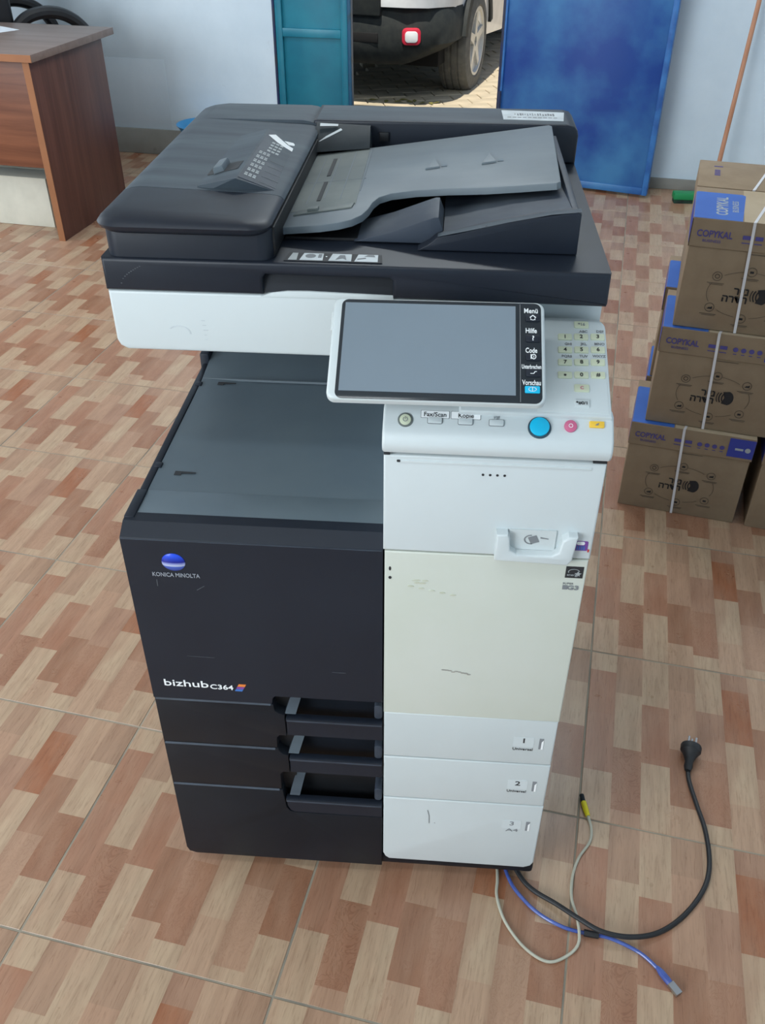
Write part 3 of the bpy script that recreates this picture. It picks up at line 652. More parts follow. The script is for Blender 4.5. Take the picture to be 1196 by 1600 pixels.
# cream right front door
g = G(); g.prism(rect(.3550, .6148, .4362, .7452), FR, -.040, .001, .0025, 3); cd = part('side_door', g, 'cream', 'yellowed white right front door')
F1 = at_y(-.001)
g = G(); g.prism(rect(.5880, .6105, .7158, .7348), F1, 0, .0005); es = sub('energy_sticker', g, 'ink', cd, 'black square sticker with a star emblem')
g = G(); ring_g(g, .5985, .7262, .007, .0045, .0009, F1, .0006, .0009, 10, 200, 14); g.prism([(.604, .7275), (.6055, .7245), (.6085, .7240), (.606, .7222), (.6065, .7192), (.604, .721), (.6015, .7192), (.602, .7222), (.5995, .7240), (.6025, .7245)], F1, .0006, .0009); text(g, 'energy', .5975, .7215, .0055, F1, .0006, .0009); sub('star_emblem', g, 'dimink', cd)
g = G(); text(g, 'SUPER', .5935, .7063, .0042, F1, .0004, .0008, sx=1.2); text(g, 'G3', .6005, .6995, .0098, F1, .0004, .0008, bold=.03, sx=1.3); g.prism(rect(.5870, .5935, .6960, .7030), F1, .0004, .0008); sub('fax_lettering', g, 'greyink', cd)
g = G(); g.prism(disc(.3622, .7165, .0016, 8, .0035), F1, 0, .0005); sub('dark_spot', g, 'ink', cd)
g = G(); g.prism(disc(.3624, .7010, .0022, 8, .0025), F1, 0, .0005); sub('dark_spot', g, 'ink', cd)
g = G(); random.seed(5)
for k in range(9): g.prism(disc(.440 + .0045 * k, .5335 - .0006 * k + random.uniform(-.0012, .0012), .0024 + random.uniform(0, .0014), 6, .0011), F1, 0, .0004 + .00008 * k)
sub('scuff_mark', g, 'scuff', cd)
g = G()
for k in range(7): g.prism(disc(.402 + random.uniform(-.007, .007), .696 + random.uniform(-.003, .003), .004, 8, .0016), F1, 0, .0002 + .00008 * k)
for k in range(5): g.prism(disc(.39 + .014 * k, .688 - .003 * k, .004, 8, .0012), F1, 0, .0009)
sub('tan_smudge', g, 'smudge', cd)
# upper right panel with card holder
g = G(); g.prism(rect(.3532, .6160, .7472, .8925), FR, -.10, .0015, .0030, 3); up = part('upper_panel', g, 'white')
F2 = at_y(-.0015)
g = G(); g.prism(rr(.4855, .8843, .228, .0036, .0016), F2, -.0002, .0010, .0004); sub('groove_strip', g, 'white', up)
g = G(); g.prism(rr(.3712, .8850, .0042, .0030, .001), F2, .0006, .0014); sub('groove_end', g, 'ink', up)
for k in range(4):
    g = G(); g.prism(disc(.4724 + .0086 * k, .8697, .0017, 10), F2, -.001, .0003); sub('status_hole', g, 'ink', up)
for xa, xb in ((.599, .6155), (.3535, .361)):
    g = G(); g.box(xa, xb, -.003, .02, .8930, .8955, .0005); sub('hinge_gap', g, 'ink', up)
g = G(); g.prism([(.4945, .7905), (.4945, .7490), (.5860, .7460), (.5915, .7545), (.5945, .7905), (.5835, .7905), (.5760, .7840), (.5735, .7660), (.5655, .7605), (.5210, .7605), (.5130, .7665), (.5115, .7845), (.5085, .7905)], F2, 0, .0135, .0028, 3); hold = sub('card_holder', g, 'white', up)
g = G(); g.prism(rect(.5108, .5690, .7610, .7915), F2, 0, .0020); sub('reader_plate', g, 'white2', up)
g = G(); g.prism([(.5345, .7800), (.5445, .7840), (.5490, .7740), (.5390, .7700)], F2, .0022, .0026); g.prism([(.5500, .7815), (.5600, .7795), (.5600, .7785), (.5500, .7795)], F2, .0022, .0026); ring_g(g, .5390, .7770, .0085, .0068, .0016, F2, .0022, .0026, 90, 280, 14); sub('card_symbol', g, 'greyink', up)
g = G(); g.prism(rr(.6015, .7692, .0175, .0150, .002), F2, 0, .0005); sub('colour_sticker', g, 'violet', up, 'small colour sticker')
g = G(); g.prism(rr(.6010, .7735, .010, .005, .002), F2, .0006, .0009); sub('sticker_window', g, 'whiteink', up)
g = G()
for k in range(4): g.prism(rect(.5965 + .0028 * k, .5982 + .0028 * k, .7630, .7695), F2, .0006, .0009)
sub('sticker_bar', g, 'bluem', up)
g = G(); g.box(.6105, .6125, -.0025, -.0015, .760, .764, 0); sub('sticker_dot', g, 'red', up)

# output tray on top of the body
g = G()
g.add([], [])
g.box(.020, .3545, .024, .094, .735, .7570, .002)
tray = part('output_tray', g, 'grey2', 'grey paper output tray')
g = G()
vs = []; fs = []
ny, nx = 9, 12
for j in range(ny + 1):
    y = .0935 + (.560 - .0935) * j / ny
    for i in range(nx + 1):
        x = .020 + (.3545 - .020) * i / nx
        t = min(1, (x - .02) / .10)
        z = .7560 - .0045 * (t * t * (3 - 2 * t)) * min(1, max(0, (y - .11) / .06)) + max(0, y - .40) * .10
        vs.append((x, y, z))
for j in range(ny):
    for i in range(nx): a = j * (nx + 1) + i; fs.append((a, a + 1, a + nx + 2, a + nx + 1))
g.add(vs, fs); sub('tray_bed', g, 'grey2', tray, angle=60)
g = G(); g.box(.0205, .354, .4165, .4185, .7545, .7580, 0); sub('tray_ridge', g, 'grey', tray)
for x, y in ((.046, .138), (.049, .404)):
    g = G(); g.prism([(x, y - .005), (x + .010, y - .005), (x + .010, y - .0005), (x + .030, y + .001), (x + .030, y + .003), (x, y + .005)], at_z(.7552), .0004, .0012); sub('tray_slot', g, 'ink', tray)
g = G(); g.box(.006, .0205, .028, .092, .60, .7590, .002); g.box(.0085, .0195, .090, .47, .60, .7575, .002); g.box(.004, .0195, .47, .684, .60, .775, .002)
rim_ = part('tray_rim', g, 'black', 'black left rim of the output tray')
for y in (.155, .398):
    g = G(); g.box(.013, .0235, y - .006, y + .006, .75, .7585, .001); sub('rim_tab', g, 'black', rim_)
# tower under the scanner
g = G(); g.box(.3545, .6140, .098, .684, .742, .950, .003); part('right_tower', g, 'white', 'white tower carrying the scanner on the right')
g = G(); g.box(.008, .3545, .54, .684, .742, .950, .003); part('rear_tower', g, 'black')

# scanner body
SY = .135
g = G(); g.prism([(.012, .949), (.525, .949), (.525, 1.029), (-.0005, 1.029), (-.0005, .962), (.003, .954)], at_y(0), -.685, -SY, .0035, 3)
g.prism([(.520, .949), (.608, .949), (.6125, .954), (.6125, 1.029), (.520, 1.029)], at_y(0), -.685, -.168, .002); sc = part('scanner_body', g, 'white')
FS = at_y(SY)
g = G(); g.prism([(.190, 1.0265), (.355, 1.0265), (.355, 1.0335), (.30, 1.0345), (.25, 1.0355), (.225, 1.0350), (.205, 1.0325)], FS, -.012, .0006, .001); sub('finger_lip', g, 'white', sc)
g = G(); random.seed(11)
for k in range(14):
    a = k / 14 * 2.6; g.prism(disc(.083 + .014 * math.cos(a), .974 + .010 * math.sin(a), .0016, 6, .0008), FS, 0, .0003)
for k in range(5): g.prism(rect(.1130 + .0006 * k, .1150 + random.uniform(0, .006), .992 - .0065 * k, .9928 - .0065 * k), FS, 0, .0003)
sub('pencil_mark', g, 'sticker', sc)

# document feeder: base lid
g = G()
poly = [(-.0015, 1.0305), (.1955, 1.0305), (.1955, 1.0520), (.1990, 1.0560), (.3500, 1.0560), (.3540, 1.0520), (.3540, 1.0305), (.6110, 1.0285), (.6120, 1.0320), (.6115, 1.0700), (-.0015, 1.0715)]
g.prism(poly, at_y(0), -.684, -SY + .003, .0045, 3)
fb = part('feeder_base', g, 'black', 'black lower lid of the document feeder')
g = G(); g.box(.1955, .354, SY + .022, SY + .03, 1.0305, 1.0565, 0); g.add([(.1955, SY + .001, 1.0325), (.354, SY + .001, 1.0325), (.354, SY + .013, 1.0575), (.1955, SY + .013, 1.0575)], [(0, 1, 2, 3)]); sub('grip_recess', g, 'black_front', fb)
TZ = at_z(1.0715)
g = G(); g.prism([(.2215, .1405), (.3405, .1405), (.3385, .1665), (.2245, .1665)], TZ, 0, .0006); il = sub('instruction_label', g, 'ink', fb)
for (x0, x1) in ((.2265, .2370), (.2405, .2685), (.2755, .3030), (.3070, .3350)):
    g = G(); g.prism([(x0, .1425), (x1, .1425), (x1 - .001, .1645), (x0 + .003, .1645)], TZ, .0007, .0011); sub('pictogram_field', g, 'dimink' if x1 < .24 else 'sticker', fb)
g = G()
g.prism(disc(.2525, .155, .0065, 10), TZ, .0012, .0015); g.prism(rect(.262, .266, .150, .161), TZ, .0012, .0015)
g.prism([(.284, .145), (.288, .160), (.294, .160), (.297, .145), (.292, .150)], TZ, .0012, .0015); g.prism([(.310, .147), (.320, .151), (.320, .154), (.310, .150)], TZ, .0012, .0015); g.prism([(.318, .158), (.331, .157), (.329, .163), (.322, .163)], TZ, .0012, .0015)
sub('pictogram', g, 'greyink', fb)
g = G(); g.prism(disc(.272, .154, .0011, 8), TZ, .0012, .0015); sub('pictogram_dot', g, 'whiteink', fb)
g = G()
for k in range(10):
    t = k / 9; g.prism(disc(.020 + .026 * t, 1.040 + .022 * t ** .6, .0012, 6, .0007), at_y(SY - .003), 0, .0003)
sub('scratch', g, 'scuff_light', fb)

# feeder unit on the left
g = G(); g.prism(rr(.1065, .4100, .205, .546, .018), at_z(0), 1.0715, 1.108, .001); fu = part('feeder_unit', g, 'black')
def cover(name, y0, y1, front, flat=False):
    x0, x1 = -.001, .2100
    pl = []
    r = .030
    if front:
        pl = [(x0, y1), (x0, y0 + r)] + [(x0 + r - r * math.cos(R(a)), y0 + r - r * math.sin(R(a))) for a in range(15, 90, 15)] + [(x0 + r, y0), (x1 - r * .8, y0)] + [(x1 - r * .8 + r * .8 * math.sin(R(a)), y0 + r * .8 - r * .8 * math.cos(R(a))) for a in range(15, 90, 15)] + [(x1, y0 + r * .8), (x1, y1)]
    elif flat: pl = [(x0 + .018, y1), (x0 + .006, y1 - .006), (x0, y1 - .018), (x0, y0), (x1, y0), (x1, y1)]
    else: pl = [(x0, y1), (x0, y0), (x1, y0), (x1, y1)]
    cx, cy = (x0 + x1) / 2, (y0 + y1) / 2
    vs, fs = [], []; n = len(pl)
    lay = [(1.1055, .006), (1.110, .0015), (1.1145, 0), (1.1185, .003), (1.1225, .0085), (1.1255, .017), (1.1270, .028)]
    for z, ins in lay:
        for x, y in pl:
            ix = x + ins * (1 if x < cx else (-1 if x > cx else 0)) * min(1, abs(x - cx) / ((x1 - x0) / 2 - .03)) if abs(x - cx) > .02 else x
            if x > cx and not flat: zz = z - (0 if z < 1.118 else (z - 1.118) * .55)
            else: zz = z
            iy = y + ins if (front and y < y0 + r + .001) else y
            vs.append((ix, iy, zz))
    for i in range(len(lay) - 1):
        for k in range(n): fs.append((i * n + k, i * n + (k + 1) % n, (i + 1) * n + (k + 1) % n, (i + 1) * n + k))
    fs.append(tuple(range(n))[::-1]); fs.append(tuple((len(lay) - 1) * n + k for k in range(n)))
    return G().add(vs, fs)
cv = part('feeder_cover_front', cover('c', .118, .2315, True), 'black', 'front section of the feeder cover', 50)
gc = cover('c', .2330, .5875, False); gc2 = cover('c', .5875, .690, False, True); gc.add(gc2.v, gc2.f)
cv2 = part('feeder_cover', gc, 'dusty', 'dusty top cover of the feeder', 50)
# moulded ridge with jam lever and instruction strip
def wedge(y0, y1):
    a, p, c = (.098, 1.1262), (.149, 1.1385), (.200, 1.1185)
    k = .012
    vs = [(a[0], y0, a[1]), (p[0], y0 - .006, p[1]), (c[0], y0 + .006, c[1]), (a[0] + .006, y1 - .004, a[1]), (p[0] - .004, y1, p[1] - .002), (c[0] - .004, y1 + .010, c[1]), (a[0], y0, a[1] - .012), (c[0], y0, c[1] - .012), (a[0], y1, a[1] - .012), (c[0], y1, c[1] - .012)]
    return vs
wv = wedge(.243, .492)
g = G(); g.add(wv, [(0, 1, 4, 3), (1, 2, 5, 4), (0, 6, 7, 2, 1), (3, 4, 5, 9, 8), (6, 8, 9, 7), (0, 3, 8, 6), (2, 7, 9, 5)]); rg = part('feeder_ridge', g, 'dusty', 'raised ridge on the feeder cover', 10)
pa, pc = Vector(wv[1]), Vector(wv[2]); pb = Vector(wv[4])
ex_ = Vector((pc.x - pa.x, 0, pc.z - pa.z)).normalized(); ey_ = (pb - pa); ey_ = (ey_ - ex_ * ey_.dot(ex_)).normalized(); WR = (tuple(pa), tuple(ex_), tuple(ey_))
LWd = (pc - pa).length
g = G(); g.prism([(.002, .008), (LWd - .004, .012), (LWd - .004, .247), (.001, .243)], WR, .0002, .0008); sub('instruction_strip', g, 'dusty2', rg, 'dark instruction strip')
g = G(); random.seed(2)
for r_ in range(6):
    y = .024 + r_ * .021
    for q in range(3): g.prism(rect(.006 + .0055 * q, .0102 + .0055 * q, y, y + .005), WR, .0010, .0013); g.prism(rect(.006 + .0055 * q, .0098 + .0055 * q, y + .007, y + .011), WR, .0010, .0013)
for r_ in range(4):
    y = .150 + r_ * .014
    for q in range(3): g.prism(rect(.014 + .006 * q, .0185 + .006 * q, y, y + .007), WR, .0010, .0013)
sub('strip_lettering', g, 'dimink', rg)
g = G()
for r_ in range(5): g.prism(rect(.026, .049, .020 + .0235 * r_, .0208 + .0235 * r_), WR, .0010, .0013)
sub('strip_line', g, 'greyink', rg)
g = G(); g.prism([(.004, .222), (.012, .236), (.034, .212), (.047, .204), (.045, .190), (.034, .196), (.020, .205)], WR, .0012, .0017); g.prism([(.028, .224), (.040, .232), (.046, .222), (.036, .214)], WR, .0012, .0017); sub('torn_sticker', g, 'whiteink', rg, 'torn white sticker')
qa, qb = Vector(wv[0]), Vector(wv[1]); ex2 = Vector((qb.x - qa.x, 0, qb.z - qa.z)).normalized(); ey2 = Vector(wv[3]) - qa; ey2 = (ey2 - ex2 * ey2.dot(ex2)).normalized(); WL = (tuple(qa), tuple(ex2), tuple(ey2))
g = G(); g.prism(rr(.0245, .060, .043, .038, .003), WL, .0002, .0007); sub('lever_window', g, 'ink', rg)
g = G(); g.prism([(.014, .038), (.026, .044), (.026, .082), (.014, .076)], WL, .0006, .009, .003); sub('release_lever', g, 'grey', rg)
# rear bar of the feeder
g = G(); g.prism([(.20, 1.070), (.6120, 1.070), (.6125, 1.112), (.6105, 1.1195), (.605, 1.125), (.595, 1.1275), (.20, 1.1275)], at_y(0), -.690, -.588, .004, 3); rb = part('feeder_rear_bar', g, 'black')
g = G(); g.box(.204, .594, .592, .686, 1.1262, 1.1279, .0004); sub('bar_top', g, 'dusty', rb, 'dusty top of the rear bar')
TB = at_z(1.1281)
g = G(); g.prism([(.4965, .6135), (.5895, .6100), (.5950, .6660), (.4950, .6740)], TB, 0, .0005); sub('paper_sticker', g, 'sticker', rb, 'white paper sticker')
g = G(); random.seed(8)
for k in range(16):
    x = .515 + k * .004; g.prism(rect(x, x + random.uniform(.001, .003), .642 + random.uniform(-.003, .003), .652 + random.uniform(-.002, .004)), TB, .0006, .0008)
for k in range(10): g.prism(rect(.503 + .008 * k, .509 + .008 * k, .626, .629), TB, .0006, .0008)
sub('sticker_print', g, 'greyink', rb)
g = G(); g.box(.303, .318, .5840, .5885, 1.098, 1.112, .001); sub('bar_notch', g, 'cavity', rb)
# dark feed slot face of the feeder
g = G(); g.box(.2060, .2110, .150, .588, 1.074, 1.1085, .001); sub('feed_slot', g, 'cavity', fu)
# exit pocket under the input tray
g = G(); g.box(.212, .578, .215, .588, 1.0715, 1.0745, 0); part('exit_floor', g, 'cavity')
g = G()
prof = [(.5755, 1.0718), (.5755, 1.1210), (.5715, 1.1235), (.552, 1.1205), (.52, 1.1155), (.49, 1.1090), (.463, 1.1030), (.440, 1.0965), (.425, 1.0925), (.412, 1.0905), (.404, 1.0880), (.395, 1.0800), (.381, 1.0718)]
g.prism([(x, z) for x, z in prof], at_y(0), -.206, -.187, .0015)
ew = part('exit_wall', g, 'black', 'dark sloping front wall of the exit pocket')
g = G()
vs, fs = [], []
pr = [(.5755, 1.1225), (.54, 1.1185), (.49, 1.1080), (.44, 1.0960), (.405, 1.0880)]
for y, dz in ((.187, .0014), (.200, .0016), (.204, -.001)):
    vs += [(x, y, z + dz) for x, z in pr]
for j in range(2):
    for i in range(4): fs.append((j * 5 + i, j * 5 + i + 1, (j + 1) * 5 + i + 1, (j + 1) * 5 + i))
g.add(vs, fs); sub('worn_rim', g, 'dusty', ew)
vs = []; fs = []
for j, (y, k, dz) in enumerate(((.204, 1, -.0005), (.25, .97, -.003), (.33, .86, -.006), (.45, .55, 0), (.56, .25, 0))):
    for x, z in [(.412, 1.0900), (.425, 1.0925), (.463, 1.1030), (.50, 1.1115), (.54, 1.1180), (.566, 1.1215)]: vs.append((x, y, 1.0745 + (z - 1.0745) * k + dz))
for j in range(4):
    for i in range(5): a = j * 6 + i; fs.append((a, a + 1, a + 7, a + 6))
part('exit_bed', G().add(vs, fs), 'dusty2', 'sloping bed of the exit pocket', 60)
g = G(); g.prism([(.300, 1.0735), (.345, 1.086), (.385, 1.101), (.400, 1.1065), (.405, 1.1065), (.411, 1.092), (.411, 1.0735)], at_y(0), -.285, -.2065, .001); part('exit_ramp', g, 'dusty2', 'short ramp at the inner end of the exit pocket')
g = G(); g.box(.5665, .5755, .2065, .560, 1.0718, 1.1190, .002); part('exit_side_wall', g, 'dusty2')
# input tray
sl = math.atan(.116)
IT = ((.29, 0, 1.098), (math.cos(sl), 0, math.sin(sl)), (0, 1, 0))
def itu(x): return (x - .29) / math.cos(sl)
out = [(.2065, .207), (.2566, .203), (.280, .206), (.296, .214), (.308, .229), (.3145, .250), (.318, .275), (.325, .295), (.340, .306), (.372, .3095), (.415, .304), (.4639, .2935), (.51, .289), (.553, .2865), (.5585, .292), (.5685, .572), (.565, .579), (.42, .562), (.30, .548), (.2065, .548)]
g = G(); g.prism([(itu(x), y) for x, y in out], IT, -.009, 0, .0022); it = part('input_tray', g, 'grey', 'grey sloping paper input tray')
g = G()
for x0, x1, y0, y1 in ((.214, .3, .385, .3863), (.25, .2512, .31, .52), (.272, .2732, .30, .53), (.296, .2972, .33, .54), (.228, .2292, .29, .51)):
    g.prism(rect(itu(x0), itu(x1), y0, y1), IT, .0001, .0005)
sub('size_line', g, 'grey', it)
g = G(); g.prism([(itu(.212), .262), (itu(.296), .275), (itu(.2925), .540), (itu(.212), .540)], IT, -.0003, .0003); sub('tray_pad', g, 'grey_old', it, 'yellowed feed end of the input tray')
for ya, yb in ((.412, .500), (.300, .384)):
    g = G(); g.prism(rect(itu(.2410), itu(.2464), ya, yb), IT, .0004, .0010); sub('tray_slot', g, 'cavity', it)
g = G(); g.prism([(itu(.218), .246), (itu(.2925), .258), (itu(.2945), .276), (itu(.222), .262)], IT, .0004, .0022, .0008); g.prism(rect(itu(.236), itu(.250), .252, .262), IT, .002, .006, .001); sub('front_guide', g, 'grey_old', it)
for x in (.392, .470):
    g = G(); g.prism([(itu(x - .010), .398), (itu(x + .010), .402), (itu(x + .002), .446)], IT, .0003, .0030, .0012); sub('size_arrow', g, 'grey', it)
    g = G(); g.prism(rect(itu(x + .012), itu(x + .020), .406, .416), IT, .0003, .0008); sub('arrow_slot', g, 'grey2', it)
g = G()
vs = [(.206, .530, 1.094), (.292, .536, 1.100), (.290, .575, 1.122), (.206, .575, 1.125), (.206, .585, 1.09), (.292, .585, 1.09), (.290, .585, 1.122), (.206, .585, 1.125)]
g.add(vs, [(0, 1, 2, 3), (3, 2, 6, 7), (1, 5, 6, 2), (0, 3, 7, 4), (4, 7, 6, 5), (0, 4, 5, 1)]); gd = sub('rear_guide', g, 'clear', it, 'smoky side guide')
g = G(); g.add([(.208, .5500, 1.1075), (.213, .5470, 1.1055), (.247, .5672, 1.1185), (.244, .5705, 1.1205)], [(0, 1, 2, 3)]); g.add([(.212, .5745, 1.1262), (.212, .5690, 1.1232), (.240, .5715, 1.1232), (.240, .5755, 1.1252)], [(0, 1, 2, 3)])
sub('reflection_streak', g, 'pale_glint', it)  # pale streaks paint reflections on the smoky guide

# control console
g = G(); g.prism([(.0045, .8950), (-.005, .8985), (-.0088, .906), (-.0085, .913), (-.004, .9240), (.006, .93165), (.014, .93780), (.022, .94395), (.034, .94395), (.034, .8950)], ((0, 0, 0), (0, 1, 0), (0, 0, 1)), .3515, .6190, 0)
b = bmesh.new(); vv = [b.verts.new(v) for v in g.v]; [b.faces.new([vv[i] for i in f]) for f in g.f]
bmesh.ops.recalc_face_normals(b, faces=b.faces[:]); ends = [f for f in b.faces if abs(f.normal.x) > .9]
bmesh.ops.bevel(b, geom=list({e for f in ends for e in f.edges}), offset=.0035, segments=3, profile=.5, affect='EDGES')
g = G().bm(b); led = part('button_ledge', g, 'white', 'white button ledge of the control console', 40)
def sl_fr(a, b_):
    v = (Vector((0, *b_)) - Vector((0, *a))).normalized(); return ((0, a[0], a[1]), (1, 0, 0), tuple(v))
LF = sl_fr((-.004, .9240), (.022, .9440))
def button(name, u, v, shape, h, m_, par=led, label=None, fr=LF):
    g = G(); g.prism([(u + x, v + y) for x, y in shape], fr, 0, h, min(.0012, h * .4)); return sub(name, g, m_, par, label)
button('power_key_ring', .3778, .0172, disc(0, 0, .0090, 24), .0010, 'grey_old'); button('power_key', .3778, .0172, disc(0, 0, .0068, 24), .0024, 'keycol')
g = G(); ring_g(g, .3778, .0172, .0026, .0026, .0007, LF, .0025, .0028, 120, 420, 14); g.prism(rect(.3775, .3781, .0172, .0208), LF, .0025, .0028); sub('power_symbol', g, 'greyink', led)
for u in (.4123, .4478, .4838):
    g = G(); g.prism(rr(u, .0178, .0180, .0087, .002), LF, 0, .0005); sub('key_rim', g, 'greyink', led)
    button('mode_key', u, .0178, rr(0, 0, .0165, .0072, .0015), .0022, 'white')
for u0, u1, s in ((.3960, .4285, 'Fax/Scan'), (.4312, .4650, 'Kopie')):
    g = G(); g.prism(rr((u0 + u1) / 2, .0254, u1 - u0 + .0012, .0095, .001), LF, 0, .0003); sub('label_rim', g, 'greyink', led)
    g = G(); g.prism(rr((u0 + u1) / 2, .0254, u1 - u0, .0085, .001), LF, 0, .0006); sub('key_label', g, 'whiteink', led)
    g = G(); text(g, s, (u0 + u1) / 2, .0254, .0076, LF, .0007, .0010, bold=.010, width=.026 if s[0] == 'F' else .018); sub('key_lettering', g, 'ink', led)
g = G(); text(g, 'i/jjl', .4838, .0254, .0062, LF, .0002, .0006); sub('key_lettering', g, 'greyink', led)
button('start_key_ring', .5333, .0140, disc(0, 0, .0135, 32), .0015, 'darkring', label='dark rim of the start key'); button('start_key', .5333, .0146, disc(0, 0, .0114, 32), .0042, 'cyan', label='large blue start key')
button('stop_key', .5689, .0172, disc(0, 0, .0074, 24), .0028, 'pink', label='pink stop key')
g = G(); ring_g(g, .5689, .0172, .0022, .0022, .0006, LF, .0029, .0032, n=14); sub('stop_symbol', g, 'whiteink', led)
button('reset_key', .5989, .0205, rr(0, 0, .0172, .0080, .0012), .0022, 'yellow', label='amber reset key')
g = G(); g.prism([(.5965, .0190), (.600, .0190), (.6015, .0222), (.5985, .0208)], LF, .0023, .0026); sub('reset_symbol', g, 'greyink', led)
# keypad plate
PF = sl_fr((.018, .948), (.150, 1.003))
def rpoly(x0, x1, y0, y1, r):
    return [(x0, y0), (x1, y0)] + [(x1 - r + r * math.cos(R(a)), y1 - r + r * math.sin(R(a))) for a in range(0, 91, 15)] + [(x0, y1)]
g = G(); g.prism(rpoly(.440, .6155, -.004, .1475, .016), PF, -.030, 0, .0025, 3); kp = part('keypad_plate', g, 'white')
g = G(); g.prism(rpoly(.530, .6120, .000, .1435, .014), PF, 0, .0006, .0002); sub('keypad_inset', g, 'white', kp)
keys = [('1', .5653, .1140), ('2', .5848, .1148), ('3', .6047, .1156), ('4', .5648, .0935), ('5', .5843, .0943), ('6', .6040, .0951), ('7', .5640, .0740), ('8', .5835, .0748), ('9', .6030, .0756), ('*', .5633, .0545), ('0', .5826, .0553), ('#', .6022, .0560)]
for s, u, v in keys:
    button('number_key', u, v, rr(0, 0, .0168, .0098, .0015), .0024, 'keycol', kp, fr=PF)
    g = G(); text(g, s, u, v - (0.0018 if s == '*' else 0), .0078, PF, .0025, .0028, bold=.02); sub('key_lettering', g, 'ink', kp)
for (u, v, s) in ((.5880, .1243, 'ABC'), (.6080, .1250, 'DEF'), (.5690, .1035, 'GHI'), (.5875, .1043, 'JKL'), (.6065, .1050, 'MNO'), (.5665, .0842, 'PQRS'), (.5865, .0850, 'TUV'), (.6050, .0858, 'WXYZ')):
    g = G(); text(g, s, u, v, .0052, PF, .0008, .0011, bold=.02); sub('letter_print', g, 'greyink', kp)
for u, v, s, m_ in ((.5860, .1345, '*16', 'greyink'), (.5822, .0355, 'C', 'pink'), (.5815, .0130, '*#0/1', 'ink')):
    button('function_key', u, v, rr(0, 0, .0175, .0108, .0015), .0024, 'keycol' if s != '*#0/1' else 'white', kp, fr=PF)
    g = G(); text(g, s, u, v, .0060, PF, .0025, .0028, bold=.02); sub('key_lettering', g, m_, kp)
# touch panel
ta = 0.5299; ro = 0.0099
e1 = Vector((math.cos(ro), math.sin(ro) * math.cos(ta), math.sin(ro) * math.sin(ta))); e2 = Vector((-math.sin(ro), math.cos(ro) * math.cos(ta), math.cos(ro) * math.sin(ta)))
TP = ((.4013, .0310, 1.0170), tuple(e1), tuple(e2))
g = G(); g.prism(rr(.0098, -.0012, .2430, .1354, .010, 6), TP, -.0095, -.0002, .0035, 3); tp = part('touch_panel', g, 'white', 'tilted touch panel in a white frame')
g = G(); g.prism(rr(.0125, -.0022, .2290, .1320, .008, 6), TP, -.0004, .0004, .0002); sub('glass_bezel', g, 'bezel', tp)
g = G(); g.prism(rect(-.098, .098, -.059, .059), TP, .0003, .0008); sub('screen', g, 'lcd', tp)
g = G(); g.prism(rect(.1028, .1034, -.067, .062), TP, .0004, .0007); sub('bezel_line', g, 'greyink', tp)
for s, v in (('Men\u00fc', .0535), ('Hilfe', .0265), ('Code', .0002), ('Unterbrechen', -.0213), ('Vorschau', -.0418)):
    g = G(); text(g, s, .1155, v, .0092 if s != 'Unterbrechen' else .0078, TP, .0006, .0009, bold=.012, width={'Men\u00fc': .0155, 'Hilfe': .0125, 'Code': .0130, 'Unterbrechen': .0215, 'Vorschau': .0205}[s]); sub('menu_lettering', g, 'whiteink', tp)
for v in (.0435, .0158, -.0088, -.0298):
    g = G(); g.prism(rr(.1175, v, .0165, .0098, .002), TP, .0005, .0016, .0004); sub('menu_key', g, 'black', tp)
g = G(); g.prism(rr(.1162, -.0512, .0165, .0088, .0012), TP, .0005, .0018, .0005); sub('preview_key', g, 'cyan', tp, 'cyan preview key')
g = G(); z0, z1 = .0017, .0020
ring_g(g, .1175, .0425, .0027, .0024, .0007, TP, z0, z1, 200, 340, 8); g.prism([(.1137, .0438), (.1175, .0472), (.1213, .0438), (.1205, .0430), (.1175, .0458), (.1145, .0430)], TP, z0, z1); g.prism(rect(.1148, .1153, .0400, .0436), TP, z0, z1); g.prism(rect(.1197, .1202, .0400, .0436), TP, z0, z1)
text(g, '?', .1175, .0158, .0085, TP, z0, z1, bold=.02)
g.prism(rect(.1145, .1158, -.0118, -.0058), TP, z0, z1); ring_g(g, .1180, -.0088, .0024, .0030, .0008, TP, z0, z1, n=12); g.prism(rect(.1176, .1184, -.0100, -.0076), TP, z0, z1)
g.prism([(.1140, -.0312), (.1180, -.0312), (.1196, -.0286), (.1212, -.0286), (.1212, -.0279), (.1190, -.0279), (.1174, -.0305), (.1140, -.0305)], TP, z0, z1)
ring_g(g, .1162, -.0512, .0042, .0026, .0006, TP, .0019, .0022, n=16); g.prism(rect(.1159, .1165, -.0535, -.0489), TP, .0019, .0022); sub('menu_symbol', g, 'whiteink', tp)
g = G(); g.prism(rr(-.1125, .040, .004, .026, .001), TP, -.020, -.010, .001); sub('side_latch', g, 'white2', tp)
g = G(); g.box(.40, .52, .050, .115, .955, .995, .004); part('panel_arm', g, 'white2', 'white arm behind the touch panel')

